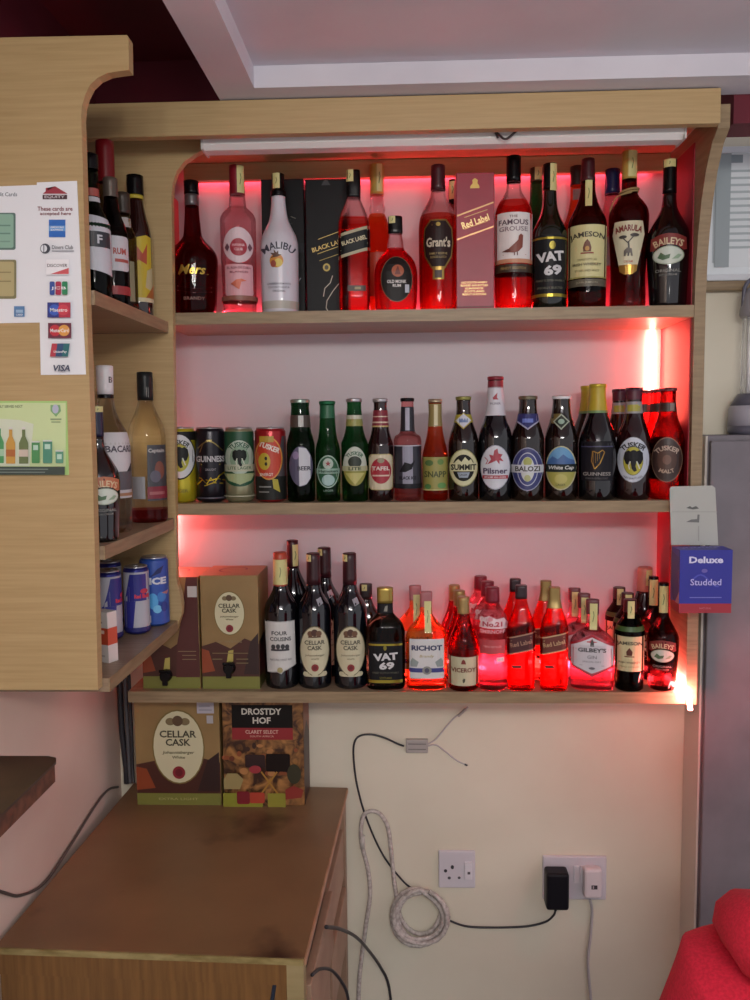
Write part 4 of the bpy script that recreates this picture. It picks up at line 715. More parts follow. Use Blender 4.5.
harp = [('L', [(-4, 50), (-5, 40), (-2, 32)], 1.1, '*8a6a34'), ('L', [(-4, 50), (1, 48), (5, 51), (7, 49)], 1.1, '*8a6a34'), ('L', [(-2, 32), (3, 38), (7, 49)], 1.1, '*8a6a34')] + [('L', [(-3.5+2*i, 48.5), (-3+1.7*i, 36+2*i)], .4, '*7a6030') for i in range(4)]
gp = [(0, 18), (55, 18.6), (66, 17.2), (77, 13.8), (88, 10.2), (95, 9), (110, 7.6), (117, 7.8)]
GB = beer('black stout bottle with gold foil neck and a harp label, before the elephant label', 597, 384, 502, 18.4, gp, dark('08080b'), pm('b5a02c', .4, .3), {'neck_foil': [('W', 91, 117.6, 'b09a28')], 'neck_ring': [('W', 88.5, 91, '6a8a5a')], 'front_label': [('R', -15, 20, 15, 60, '14121a'), ('R', -15, 54, 15, 55.2, '3a3a5a')] + harp + [('T', 'GUINNESS', 0, 27, 3.6, '8f8a86', {'w': 25, 'b': .02}), ('T', 'FOREIGN EXTRA STOUT', 0, 22.5, 1.8, '5a5658', {'w': 20})]})
again(GB, 588.3, 440, yb+.085, 'black stout bottle with gold foil neck right behind the harp-label one'.replace('right ', ''))
tkp = [(0, 16.2), (57, 16.7), (67, 15.2), (77, 11.8), (86, 9.2), (100, 7.6), (114, 7.6)]
TK = beer('dark red-capped bottle with a white oval elephant label beside the gold-foiled stout', 633.2, 387.6, 502, 16.5, tkp, dark('1e080a'), pm('4a1c34', .35), {'neck_foil': [('W', 102, 111, '521a2c')], 'neck_label': [('W', 88, 100, '8f8f94'), ('R', -6, 90, 6, 97, 'a09a3c')], 'front_label': [('E', 0, 41, 15.3, 23.3, '6a6c72'), ('E', 0, 41, 14.8, 22.7, 'b9c0cc'), ('E', 0, 40, 9.4, 15, '6a6c50'), ('E', 0, 40, 8.8, 14.2, 'aaa52e'), ('T', 'TUSKER', 0, 56.5, 5.2, '26262c', {'w': 25, 'arc': 14, 'b': .035})] + eleph(.3, 42, 1.25, '15151a') + [('T', 'FINEST QUALITY LAGER', 0, 22, 2, '4a4c58', {'w': 18, 'arc': -16})]})
again(TK, 619.5, 440, yb+.075, 'red-capped bottle with a silver neck band behind the white elephant label')
TM = beer('reddish bottle with a brown oval label next to the red-lit end panel', 667, 387.8, 502, 16.2, tkp, glass('7a1416', .03), pm('6a2430', .35), {'neck_label': [('W', 90, 99, '3a2420'), ('R', 2, 90.5, 6, 98.5, '8a7a74')], 'front_label': [('E', 0, 41, 14.5, 23, '7a6450'), ('E', 0, 41, 13.8, 22, '33201c'), ('E', 0, 41, 9, 14, '4a3026'), ('T', 'TUSKER', 0, 53, 5, 'b09c8c', {'w': 24, 'arc': 14, 'b': .035}), ('E', 0, 41, 4, 5, '6a4a3c'), ('T', 'MALT', 0, 29, 4, 'a8907c', {'w': 14, 'arc': -14, 'b': .03})]})
again(TM, 657.5, 440, yb+.074, 'red-glowing bottle straight behind the brown oval label')
again(TM, 644, 440, yb+.138, 'red-glowing bottle standing by the light strip at the back wall')
# ---- bottom shelf: wine
Y1 = YF+.05
wp_ = [(0, 16.2), (5, 16.6), (78, 16.8), (86, 15), (93, 11), (100, 7.8), (106, 6.8), (138, 6.4)]
W1 = B('wine_bottle', 'dark wine bottle with a yellow-stamped capsule and white pointed label beside the wine box', 'bottle', 281.5, 552, 138, Y1, zB, wp_, DKW, [('capsule', 104, 138, pm('a8442c', .4), .3)],
  {'front_label': [('P', [(-16, 70), (13, 70), (13.5, 24), (2, 19), (-1, 16), (-5, 18), (-14.5, 17)], 'b0b0ae'), ('P', [(-15.4, 69), (12.4, 69), (13, 24.5), (2, 20), (-1, 17.5), (-5, 19), (-14, 18)], 'cbcbc8'), ('T', 'FOUR', -2, 58, 4.2, '3a3c40', {'w': 15, 'b': .03}), ('T', 'COUSINS', -1, 52, 4.2, '3a3c40', {'w': 20, 'b': .03}), ('E', -8, 44, 2, 2.6, '3a3a3e'), ('E', -3.5, 44.5, 2, 2.6, '3a3a3e'), ('E', 1, 44.5, 2, 2.6, '3a3a3e'), ('E', 5, 44, 2, 2.6, '3a3a3e'), ('R', -10, 40, 7, 42, '3a3a3e'), ('T', 'NATURAL SWEET RED', -1, 31, 2, '7a7a7c', {'w': 20}), ('E', -2, 20.5, 2.6, 2.8, 'a59a6a')]}, stamp=(-6.6, 6.6, 105.5, 131))
W1b = B('wine_bottle', 'tall dark wine bottle with a maroon capsule behind the white pointed label', 'bottle', 293.8, 540, 132, 1.895, zB, [(0, 15), (78, 15.5), (88, 13), (98, 8.4), (106, 6), (132, 5.4)], DKW, [('capsule', 106, 132, MAR, .3)], {'front_label': [('R', -9, 20, 9, 55, '8a8678')]}, stamp=(0, 5, 107, 128))
cel = lambda: [('E', 0, 40, 14.4, 26, '6a6448'), ('E', 0, 40, 13.6, 25, 'c9c3a4'), ('E', -4, 58, 2.8, 3, '6a4a34'), ('E', 0, 59, 3.2, 3.6, '4a2a20'), ('E', 4, 58, 2.8, 3, '6a4a34'), ('R', -6, 54, 6, 55.4, '5a3a2a'), ('T', 'CELLAR', 0, 49, 4.4, '3c3830', {'w': 19, 'b': .02}), ('T', 'CASK', 0, 43.4, 4.4, '3c3830', {'w': 13.5, 'b': .02}), ('T', 'Johannisberger', 0, 35.5, 2.4, '6a6450', {'w': 18, 'sh': .2}), ('T', 'WHITE', 0, 32, 1.6, '6a6450', {'w': 7}), ('E', 0, 23, 3.4, 3.8, '8a2a2c'), ('E', 0, 23, 2, 2.2, '6a1a20')]
celp = {'front_label': cel(), 'lower_label': [('Q', -11.5, 13.4, 11.5, 18.4, 2, 'c3bd9e')]}
W2 = B('wine_bottle', 'dark wine bottle with a cream oval label and red seal, beside the white pointed label', 'bottle', 314.5, 553, 138, Y1, zB, wp_, dark('0a0d14'), [('capsule', 106, 138, pm('331219', .35), .3)], dict(celp, price_tag=[('P', [(2, 92), (6.5, 94), (9, 88), (4.5, 85.5)], '9a9aa2')]), stamp=(-6.4, -2, 130, 137))
again(W2, 325, 600, Y1+.085, 'dark wine bottle with a stamped red capsule behind two cream oval labels')
W3 = again(W2, 350, 600, Y1, 'dark wine bottle with a cream oval label touching the black square-shouldered flask')
B('whisky_flask', 'dark amber flask peeping out between the wine bottle and the black flask', 'bottle', 366.5, 583.5, 93, 1.905, zB, [(0, 15), (52, 16), (62, 13), (70, 8), (77, 6), (93, 6)], dark('2a1206'), [('cap', 77, 93, pm('2a2022', .4), .3)], {'front_label': [('R', -11, 8, 11, 44, '15161a')]}, q=.65, e=2.8, stamp=(-4, 1, 86, 92.6))
# ---- bottom shelf: half bottles
Yf = YF+.036
VF = B('whisky_flask', 'dark flask with a gold screw cap and white lettering on a black label', 'bottle', 385.5, 587, 101.5, Yf, zB, [(0, 18.8), (8, 19.4), (56, 19.6), (62, 18.4), (68, 14.6), (73, 10), (76, 8), (86, 7.6), (101.5, 7.6)], glass('12301c', .03), [('cap', 86, 101.5, GOLD, .5)],
  {'neck_label': [('W', 76.5, 85.5, '17171a'), ('P', [(-1.5, 78), (2, 78), (2.5, 84), (0, 83)], '8a8a80')], 'front_label': vatart(7, 49, 16.5) + [('T', 'VAT', 0, 34, 7.4, 'c9c9cb', {'w': 24, 'rot': 4, 'b': .05}), ('T', '69', 1, 25, 7.6, 'c9c9cb', {'w': 15, 'rot': 4, 'b': .05}), ('E', -.5, 43, 1.6, 2.6, '*8a7f3a'), ('T', 'FINEST SCOTCH WHISKY', 0, 18, 1.8, '5a5a4a', {'w': 26}), ('T', 'SCOTLAND', 0, 12.7, 2.2, '*8a7f3a', {'w': 12})]}, q=.62, e=3)
RF = B('brandy_flask', 'amber flask with a white label, blue stripe and long paper stamp over its neck', 'bottle', 426.4, 591.5, 97, Yf, zB, [(0, 19.4), (8, 20.2), (52, 20.4), (58, 18.6), (64, 14), (70, 9), (75, 6.2), (84, 5.6), (97, 5.8)], glass('f5a860'), [('cap', 82, 97, pm('a5666a', .4), .4)],
  {'front_label': [('Q', -17, 12, 17, 52, 1, 'cfcfcf'), ('T', 'RICHOT', 0, 43, 5.4, '2c3458', {'w': 30, 'b': .045}), ('T', 'Brandy', 0, 34.5, 3.4, 'a89a6a', {'w': 14, 'sh': .3}), ('P', [(-16, 24), (-10, 24), (-8, 29), (-14, 33), (-16, 29)], '8f9a98'), ('P', [(16, 24), (10, 24), (8, 29), (14, 33), (16, 29)], '8f9a98'), ('R', -17, 18.5, 17, 22.8, '3a4080'), ('E', 0, 20.6, 4.6, 4.2, '8a8c86'), ('E', 0, 20.6, 2.4, 2.4, '4a4c60')]}, q=.62, e=3, stamp=(-2, 4.5, 58, 88), turn=2)
again(RF, 415.5, 640, Yf+.07, 'amber flask half hidden behind the blue-striped white label')
VI = B('brandy_bottle', 'small dark red bottle with a cream label and gold cap beside the blue-striped flask', 'bottle', 463.5, 596.5, 92.5, Yf-.004, zB, [(0, 15), (42, 15.6), (52, 13.4), (60, 10), (68, 7.4), (77, 5.8), (92.5, 5.6)], glass('b03030', .02), [('cap', 76, 92.5, pm('a58a58', .35, .4), .3)],
  {'front_label': [('R', -14.6, 6, 14.6, 35, 'c0bb9c'), ('P', [(-2.5, 28), (2.5, 28), (1.5, 31.5), (0, 33), (-1.5, 31.5)], '7a2a24'), ('T', 'VICEROY', 0, 22, 4.6, '6a2a22', {'w': 24, 'b': .03}), ('L', [(-13, 26.5), (13, 26.5)], .5, '9a4a3a'), ('P', [(-.5, 9), (1.2, 10), (1.8, 13), (.2, 14), (-1, 12)], '4a4a3a')]})
again(VI, 459.5, 640, Yf+.065, 'small red bottle with a gold cap, second of three in line behind a cream label')
again(VI, 454.5, 640, Yf+.13, 'small red bottle with a gold cap, last of three in line at the wall')
SM = B('vodka_bottle', 'small clear vodka bottle glowing pink with a white splash logo', 'bottle', 492.4, 587, 105.5, Yf-.003, zB, [(0, 14.4), (12, 15), (66, 15.4), (74, 14.4), (80, 11.4), (86, 8), (90, 6.6), (105.5, 6.2)], BG['pink'], [('cap', 90, 105.5, pm('7c1a2c', .35), .5)],
  {'front_label': [('P', [(-13, 66), (14, 65), (15, 70), (11, 76), (4, 75), (-3, 78), (-11, 75)], 'e0c8cc'), ('E', -10, 74, 2.4, 2.8, 'e8d4d8'), ('T', 'No.21', 0, 70, 5, 'b04050', {'w': 19, 'b': .04}), ('T', 'SMIRNOFF', 0, 62.5, 4, 'd8a4ac', {'w': 24, 'b': .03}), ('R', -12, 39, 12, 54, 'b8484e'), ('T', 'TRIPLE DISTILLED', 0, 47, 2, 'd89a9c', {'w': 17}), ('R', 4, 31, 11, 36, 'd8c0c8')]})
again(SM, 487.5, 640, Yf+.065, 'small pink-lit vodka bottle, second of three in line behind the splash logo')
again(SM, 480.5, 640, Yf+.13, 'small pink-lit vodka bottle, last of three in line at the wall')
sdiag = lambda c1, tc: [('P', [(-13.5, 37), (13.5, 44), (13.5, 62), (-13.5, 55)], c1), ('P', [(-13.5, 37), (13.5, 44), (13.5, 45.4), (-13.5, 38.4)], tc), ('P', [(-13.5, 53.8), (13.5, 60.8), (13.5, 62.2), (-13.5, 55.2)], tc), ('T', 'Red Label', 0, 50, 4.6, tc, {'w': 21, 'rot': 14, 'b': .02}), ('L', [(-10, 52), (10, 57.2)], .5, tc), ('R', -9, 24, 1, 27.5, '7a1c1c')]
jp = [(0, 13.4), (60, 14), (68, 13), (76, 10.4), (84, 7.6), (92, 5.8), (94, 5.6), (108, 5.4)]
J1 = B('whisky_bottle', 'small red whisky bottle with a black cap and slanted dark label', 'bottle', 521, 585, 107.5, Yf-.006, zB, jp, BG['red'], [('cap', 94, 107.5, pm('2c161e', .35), .4)], {'front_label': sdiag('4a1c20', 'a8806a')}, e=3.6, q=.9)
again(J1, 515, 640, Yf+.07, 'small red whisky bottle with a black cap behind the slanted dark label')
J2 = B('whisky_bottle', 'small red whisky bottle with a gold cap and slanted brown label beside the hexagon label', 'bottle', 554, 587, 106, Yf-.006, zB, jp, glass('ea3a26'), [('cap', 85, 106, pm('9a8450', .35, .5), .3)], {'front_label': sdiag('6a3028', 'c0a078')}, e=3.6, q=.9)
again(J2, 545.5, 640, Yf+.07, 'small red whisky bottle with a gold cap, behind the slanted brown label')
hexa = lambda a, b0, b1, t0, t1: [(-a, b1), (0, b0), (a, b1), (a, t0), (0, t1), (-a, t0)]
GF = B('gin_flask', 'wide clear flask with a white hexagon label bordered in red', 'bottle', 592, 599, 96, Yf, zB, [(0, 20.6), (8, 21.4), (48, 21.6), (54, 19.6), (60, 14), (64, 8.6), (68, 6.4), (78, 5.8), (96, 6)], BG['pink'], [('cap', 80, 96, pm('6a3038', .4), .4)],
  {'front_label': [('P', hexa(21, 15, 26, 50, 60), 'b03a48'), ('P', hexa(20, 18.5, 28, 48, 57), 'c9c6cc'), ('P', [(-2, 48), (2, 48), (1.6, 52), (0, 56), (-1.6, 52)], '34302f'), ('T', "GILBEY'S", 0, 44, 4.6, '39363c', {'w': 27, 'b': .03}), ('T', 'GIN', 0, 36.5, 3.6, '7a7680', {'w': 9}), ('T', 'SPECIAL DRY', 0, 31.5, 1.8, '8a868e', {'w': 18}), ('L', [(-12, 27.5), (12, 27.5)], .5, '8a868e'), ('E', 0, 24.5, 3, 1.4, '6a666e')]}, q=.6, e=2.9, stamp=(-2.5, 4.4, 64, 92))
again(GF, 583.5, 640, Yf+.062, 'clear gin flask, second of three in line behind the hexagon label')
again(GF, 574, 640, Yf+.124, 'clear gin flask, last of three in line at the wall')
sjm = lambda: [('R', -13.8, 22, 13.8, 59, 'c8bf94'), ('T', 'JAMESON', 0, 51.5, 4.8, '3a352a', {'w': 24, 'b': .03, 'arc': 80}), ('P', [(-2.5, 39), (2.5, 39), (3, 43), (0, 47.5), (-3, 43)], '5a2a1c'), ('R', -4.5, 37.4, 4.5, 38.4, '6a2a1c'), ('T', 'IRISH WHISKEY', 0, 31.5, 2, '5a5440', {'w': 20}), ('T', 'TRIPLE DISTILLED', 0, 27, 1.6, '8a8460', {'w': 18})]
JS = B('whiskey_bottle', 'small dark green bottle with a cream label beside the white hexagon label', 'bottle', 629.3, 599, 96, Yf-.006, zB, [(0, 13.8), (60, 14.4), (68, 13), (74, 9.6), (80, 6.6), (96, 6)], glass('2a1c10', .02), [('cap', 83, 96, MAR, .3)], {'front_label': sjm(), 'shoulder_band': [('W', 64, 69, '3a5a2a')]}, stamp=(-2, 4, 77, 95))
again(JS, 627, 640, Yf+.062, 'small whiskey bottle with a stamped neck, second of three in line behind the cream label')
again(JS, 618.5, 640, Yf+.127, 'small whiskey bottle with a stamped neck, last of three in line at the wall')
k_ = 112/144
BS = B('liqueur_bottle', 'small dark cream-liqueur bottle with an oval label at the glowing shelf end', 'bottle', 662.5, 582.5, 112, Yf-.003, zB, [(v*k_, r*.74) for v, r in BYP], glass('2c0a0e', .03), [('cap', 87, 112, BK, .2)], {'front_label': [tuple([e[0]] + ([[(u*.74, v*k_) for u, v in e[1]], e[2]] if e[0] == 'P' else [e[1]*.74, e[2]*k_, e[3]*.74, e[4]*k_, e[5]] if e[0] == 'E' else [e[1], e[2]*.74, e[3]*k_, e[4]*.76, e[5], dict(e[6], w=e[6]['w']*.74, **({'arc': e[6]['arc']*.74} if 'arc' in e[6] else {}))])) for e in BYA]}, stamp=(-3.5, 4, 81, 109))
again(BS, 652.5, 640, Yf+.07, 'small dark cream-liqueur bottle behind the oval-label one at the glowing end')
B('liqueur_bottle', 'dark bottle with an orange-pink cap at the back of the glowing shelf end', 'bottle', 644, 567, 101, 1.918, zB, [(0, 13), (60, 13.6), (70, 10), (80, 7.2), (101, 6.6)], dark('2a0c10'), [('cap', 78, 101, pm('c07868', .4), .5)], {'front_label': [('R', -9, 20, 9, 50, '8a6a5a')]}, stamp=(1, 6, 84, 99))
# ---- wine boxes
def winebox(label, x0, x1, top, base, Y, zs_, D, els, col, extra=True, turn=0, **k):
    r = carton('wine_box', label, x0, x1, top, base-top, Y, zs_, D, els, col, turn=turn, **k)
    return r
boxm = noise_mat('printed_kraft_board', '#8a6f45', '#9a7d50', (1, 1, 1), 8, 3, .45)
def cellar(w, h, big=True):
    hw = w/2
    return [('R', -hw, 0, hw, h*.11, '7a7a38'), ('P', [(-hw, h*.11), (hw, h*.11), (hw, h*.40), (hw*.5, h*.45), (0, h*.36), (-hw*.5, h*.42), (-hw, h*.38)], '47231a'), ('P', [(-hw, h*.14), (-hw*.55, h*.16), (-hw*.75, h*.34), (-hw, h*.36)], '8a3f20'), ('P', [(hw*.45, h*.13), (hw*.98, h*.13), (hw*.98, h*.5), (hw*.7, h*.42)], '2f1a18')]
def oval(cu, cv, ru, rv, s):
    return [('E', cu, cv, ru, rv, '7a6838'), ('E', cu, cv, ru*.95, rv*.96, 'cdc7a4'), ('E', cu-ru*.28, cv+rv*.68, ru*.18, rv*.1, '7a6a4a'), ('E', cu+ru*.28, cv+rv*.68, ru*.18, rv*.1, '7a6a4a'), ('E', cu, cv+rv*.7, ru*.2, rv*.14, '5a4430'), ('T', 'CELLAR', cu, cv+rv*.35, s, '43402f', {'w': ru*1.4, 'b': .025}), ('T', 'CASK', cu, cv+rv*.13, s, '43402f', {'w': ru*.95, 'b': .025}), ('T', 'Johannisberger', cu, cv-rv*.15, s*.55, '5a553c', {'w': ru*1.2, 'sh': .2}), ('T', 'White', cu, cv-rv*.27, s*.4, '5a553c', {'w': ru*.5}), ('E', cu, cv-rv*.68, ru*.24, rv*.17, '8a2630'), ('E', cu, cv-rv*.68, ru*.14, rv*.1, '6a1a24')]
def spout(root, u, v, ku):
    z = v*ku; x = u*ku; y = -root['dep']/2
    m = MB(); m.lathe([(0, 6.2*ku), (4*ku, 6.2*ku), (5*ku, 5*ku), (9*ku, 4.6*ku)], BK, 20)
    m.v = [(x+a, y-c, z+b) for a, b, c in m.v]; o = m.build('tap', root)
    m = MB(); m.box(x-2.6*ku, x+2.6*ku, y-8*ku, y-4*ku, z-9*ku, z-4*ku, BK, .001); m.box(x-6*ku, x+6*ku, y-7*ku, y-5*ku, z+4*ku, z+6.5*ku, BK, .001); d = m.build('tap_lever', o)
    m = MB(); art(m, [('P', [(u-3, v+5), (u+3.5, v+6), (u+4, v+18), (u-1, v+17)], 'b5a958')], lambda a, b, off: (a*ku, y-.0004-off, b*ku), 0, 0); m.build('tax_stamp', root)
x0, x1 = 201, 259; ku = (P(230, 630, YF+.02)-CAM).dot(fw)/F
loop = [('L', [(13*cos(t)-2+5*sin(t)*.5, 34+15*sin(t)) for t in [2*pi*i/24 for i in range(20)]], 2.4, '6a2a30')]
A2 = winebox('brown wine box with a full cream oval label and black tap on the lowest shelf', x0, x1, 575.5, 689, YF+.02, zB, .13, cellar(58, 113) + oval(0, 76, 15.5, 22, 4.2) + [('T', 'DRY WHITE WINE', 0, 48, 2.2, '8a7a5a', {'w': 24}), ('R', -18, 36, 18, 36.8, '7a6a4a'), ('R', 6, 30, 18, 31, '7a6a4a'), ('R', 6, 26, 18, 27, '7a6a4a'), ('R', -18, 30, -8, 31, '7a6a4a')], '8a6f45', body=boxm, topels=loop,
             side=[('P', [(0, 0), (1, 0), (1, 45), (.6, 52), (.3, 40), (0, 48)], '3a1c1a'), ('R', 0, 0, 1, 12, '5a5a2c')])
A2['dep'] = .13; spout(A2, -1, 22, ku); del A2['dep']
A1 = winebox('brown wine box half hidden behind the corner shelf end, black tap showing', 141, 199.5, 577, 690, YF+.022, zB, .13, cellar(58, 113) + oval(-12, 76, 15.5, 22, 4.2) + [('R', 20.5-.5, 92, 28.5, 105, 'b9b6b2'), ('P', [(5, 12), (29, 12), (29, 118-5), (18, 113), (12, 70), (7, 45)], '4f2420'), ('R', 19, 93, 28.5, 104, 'bdbab6'), ('R', 8, 38, 26, 38.7, '8a7a5a'), ('R', 12, 34, 26, 34.7, '8a7a5a'), ('R', 12, 30, 26, 30.7, '8a7a5a')], '8a6f45', body=boxm, topels=loop)
A1['dep'] = .13; spout(A1, -5, 14, ku); del A1['dep']

Yb = YW-.118
C1 = carton('wine_box', 'brown wine box with a cream oval label standing on the stained cabinet', 135, 220.5, 698, 109, Yb, zt, .1, cellar(85, 109) + oval(1, 59.5, 26.5, 38, 7.2) + [('R', 21, 94, 38, 107, 'b5b2bc'), ('R', 23, 97, 36, 98, '8a8a96'), ('R', 23, 101, 34, 102, '8a8a96'), ('R', 30.5, 84, 37, 92, 'b0adb0'), ('T', 'EXTRA LIGHT', 0, 7, 2.4, 'a5a468', {'w': 40})], '8a6f45', body=boxm)
vin = [('R', -31, 67, 30, 102, '15110f'), ('R', -31, 67, 30, 79, '8c2026'), ('T', 'DROSTDY', -1, 95.5, 6.6, 'cfcbc0', {'w': 40, 'b': .03}), ('T', 'HOF', -1, 86.5, 6.6, 'cfcbc0', {'w': 18, 'b': .03}), ('T', 'CLARET SELECT', -1, 75, 3.6, 'd8b8a8', {'w': 33}), ('T', 'SOUTH AFRICA', -1, 70.6, 1.8, 'd0a898', {'w': 24})]
random.seed(11)
for k in range(26):
    a = random.uniform(-38, 36); b = random.uniform(30, 62); vin.append(('E', a, b, random.uniform(2, 5), random.uniform(1.6, 3.5), random.choice(['8a4a2a', 'b07a48', '6a3420', 'a0603a', '3a2018'])))
vin += [('Q', -18, 40, 2, 53, 2, '2c1414'), ('E', -8, 38, 6, 4, '9a3038'), ('Q', 3, 36, 27, 54, 2, '1c1210'), ('P', [(-40, 18), (-24, 18), (-20, 28), (-26, 34), (-36, 34), (-40, 28)], '9a8a5a'), ('R', -41, 0, -1, 14, '8a8a2c'), ('R', 4, 0, 22, 14, '8f8a30'), ('L', [(-2, 36), (14, 14)], 1.6, 'a87a30'), ('L', [(14, 36), (-2, 14)], 1.6, 'a87a30'), ('Q', -27, 3, -14, 16, 2, '7a1a24'), ('Q', -14, 4, 1, 15, 2, 'b0402c'), ('P', [(22, 8), (38, 10), (40, 18), (30, 22), (22, 18)], '8a2c24'), ('E', 31, 34, 7, 10, '33301c')]
C2 = carton('wine_box', 'dark wine box with a black and red title panel standing on the stained cabinet', 222.8, 304, 698, 109, Yb, zt, .1, vin, '5a3420', body=noise_mat('printed_photo_board', '#3a1f12', '#b07c45', (1, 1, 1), 32, 6, .42, lo=.38, hi=.68, distort=1.2), side=[('P', [(0, 0), (1, 0), (1, 60), (.5, 80), (0, 70)], '3a1c1c'), ('P', [(0, 70), (.5, 80), (1, 60), (1, 109), (0, 109)], '8a4a34')])
# ---- corner shelves
def sx(px, Y, py=250): return P(px, py, Y)
B('wine_bottle', 'green bottle with a white label just inside the big end panel, upper corner shelf', 'bottle', 93, 154, 148, 1.40, zU, [(0, 17), (72, 17.4), (84, 14), (96, 9), (110, 7.4), (148, 7.2)], glass('1c3a26', .03), [('cap', 132, 148, BK, .6)], {'neck_label': [('R', -6, 104, 6.5, 112, 'a05048'), ('R', -5, 98, 6, 103, 'b8b8bc')], 'front_label': [('P', [(-14, 28), (15, 22), (15, 80), (-14, 84)], 'b9bcc4'), ('R', -11, 50, 12, 66, '2c3038'), ('T', 'F', 0, 58, 9, 'b9bcc4', {'b': .03})]}, turn=22)
B('whisky_bottle', 'tall red-capped bottle at the back of the upper corner shelf', 'bottle', 108, 141, 155, 1.56, zU, [(0, 15), (80, 15.4), (92, 11), (104, 9), (120, 8.6), (155, 8.6)], glass('7a6a50', .03), [('cap', 117, 155, pm('6d0f16', .3), .3)], {'front_label': [('R', -12, 20, 12, 70, '8a7a60')]}, turn=0)
UX = P(113, 250, 1.50)
B('rum_bottle', 'dark bottle with a white and red label in the middle of the upper corner shelf', 'bottle', 112.5, 178, 118, 1.48, zU, [(0, 15.5), (62, 16), (74, 13), (86, 8.6), (96, 7), (118, 6.8)], glass('2a1a1c', .03), [('cap', 100, 118, pm('5a5048', .35, .3), .3)], {'front_label': [('Q', -13, 30, 13, 62, 3, 'bdbcc2'), ('T', 'RUM', 3, 48, 6, 'a04a44', {'w': 13, 'b': .04}), ('R', -2, 38, 12, 41, 'a04a44'), ('R', -6, 8, 14, 16, '8c2a2c')]}, turn=14)
B('vodka_bottle', 'clear bottle with a white neck tag behind the yellow-labelled bottle, upper corner shelf', 'bottle', 124.5, 193, 111, 1.625, zU, [(0, 12), (70, 12.4), (80, 9), (90, 7), (111, 7)], glass('b5aa88', .03), [('cap', 92, 111, pm('3a3028', .4), .3)], {'neck_label': [('R', -6, 79, 7, 88, 'b9b5b0')], 'front_label': [('R', -9, 12, 9, 48, '8a8a6a')]})
B('rum_bottle', 'black-capped bottle with a bright yellow label on the upper corner shelf', 'bottle', 137.5, 175.5, 139, 1.69, zU, [(0, 14), (78, 14.4), (90, 12.6), (102, 9.6), (116, 7.4), (139, 7.4)], dark('230d0a'), [('neck_ring', 116, 120, pm('b5a436', .4), .4), ('cap', 120, 139, BK, .8)], {'front_label': [('P', [(-13.5, 16), (13.8, 18), (13.8, 78), (6, 80), (-8, 76), (-13.5, 74)], 'bfa92c'), ('P', [(-11, 60), (-4, 70), (2, 62), (7, 72), (6, 52), (-2, 56), (-9, 50)], 'a8482c'), ('P', [(4, 30), (12, 26), (12, 50), (6, 46)], 'b5ac84'), ('R', -13, 16, 13.8, 20, 'c9c3a0'), ('P', [(4, 20), (13, 20), (13, 34)], 'a0602c')]}, turn=12)
B('liqueur_bottle', 'black cream-liqueur bottle tight behind the end panel on the middle corner shelf', 'bottle', 99, 406, 134, 1.385, zC, [(v*134/144, r*.97) for v, r in BYP], BYD, [('cap', 104, 134, pm('1c1c3a', .25), .2)], {'front_label': [tuple([e[0]] + ([[(u, v*.93) for u, v in e[1]], 'b06a4a' if e[2] == '7a2a26' else e[2]] if e[0] == 'P' else [e[1], e[2]*.93, e[3], e[4]*.93, e[5]] if e[0] == 'E' else [e[1], e[2], e[3]*.93, e[4], e[5], e[6]])) for e in BYA]}, stamp=(-5.5, 5.5, 128, 133.6), turn=14)
B('rum_bottle', 'clear white-capped bottle with a white label between two others, middle corner shelf', 'bottle', 108, 365.5, 163, 1.51, zC, [(0, 20.5), (6, 21.6), (84, 22), (98, 19), (110, 13), (122, 9), (134, 7.6), (163, 8)], glass('d8d8d0', .03), [('cap', 135, 163, WHT, .3), ('neck_ring', 131.5, 135, BK, .3)], {'cap_mark': [('E', 0, 149, 4.6, 4.6, 'a56a74'), ('T', 'B', 0, 149, 6, '4a4448', {'b': .03})], 'front_label': [('R', -18, 34, 20, 98, 'c5c5c8'), ('T', 'BACARDI', 0, 82, 6.6, '4a4450', {'w': 33, 'b': .03}), ('P', [(4, 60), (12, 68), (19, 64), (16, 58)], '24242a'), ('R', -18, 42, 20, 60, '5a5a60'), ('R', -18, 36, 20, 39, 'a07a5a')]}, turn=42)
B('rum_bottle', 'clear black-capped bottle with pale gold rum and a dark picture label, middle corner shelf', 'bottle', 147.5, 372, 149, 1.672, zC, [(0, 17.6), (6, 18.4), (82, 18.6), (92, 17.6), (100, 15), (110, 10.4), (120, 7.4), (149, 7.4)], glass('f7f0de', .02), [('cap', 121, 149, pm('1b1e1f', .35), .3)], {'cap_mark': [('R', -7, 127, 7, 129, '9a9a94'), ('R', 1, 124, 3, 134, '9a9a94')], 'front_label': [('P', [(-1, 22), (17.5, 22), (17.5, 77), (0, 77)], '3a3c42'), ('T', 'Captain', 8.5, 71, 5, 'b5b4b0', {'w': 15, 'b': .03}), ('E', 11, 52, 4.5, 9, '7a4a3c'), ('E', 7, 46, 5, 6, '5a5a68'), ('R', -1, 24, 17.5, 36, '7a2030'), ('R', 1, 28, 15, 31, '9a5a5c')], 'back_label': [('R', -15, 24, -3, 46, '9fa0a4')]}, fill=(13, glass('8a2a36', .02)), turn=0)
rb = lambda: [('W', 8, 66, 'a9acb6'), ('P', [(-11, 36), (11.5, 36), (11.5, 64), (3, 64), (-6, 64)], '262a80'), ('P', [(-11.5, 8), (-4, 8), (-1, 36), (-11.5, 36)], '2a2e86'), ('E', 7, 46, 3.4, 2.6, 'b8304a'), ('T', 'Red Bull', 4.5, 41, 4.4, 'c83048', {'w': 13, 'b': .05}), ('W', 4, 8, '22266c')]
RBa = can('energy_drink_can', 'blue and silver slim can in front of the ice can on the lowest corner shelf', 137, 565, 72, 12.3, 1.625, zD, '2a2e7c', rb(), metal=.5)
again(RBa, 108.5, 600, 1.575, 'blue and silver slim can standing behind the cigarette pack', turn=40)
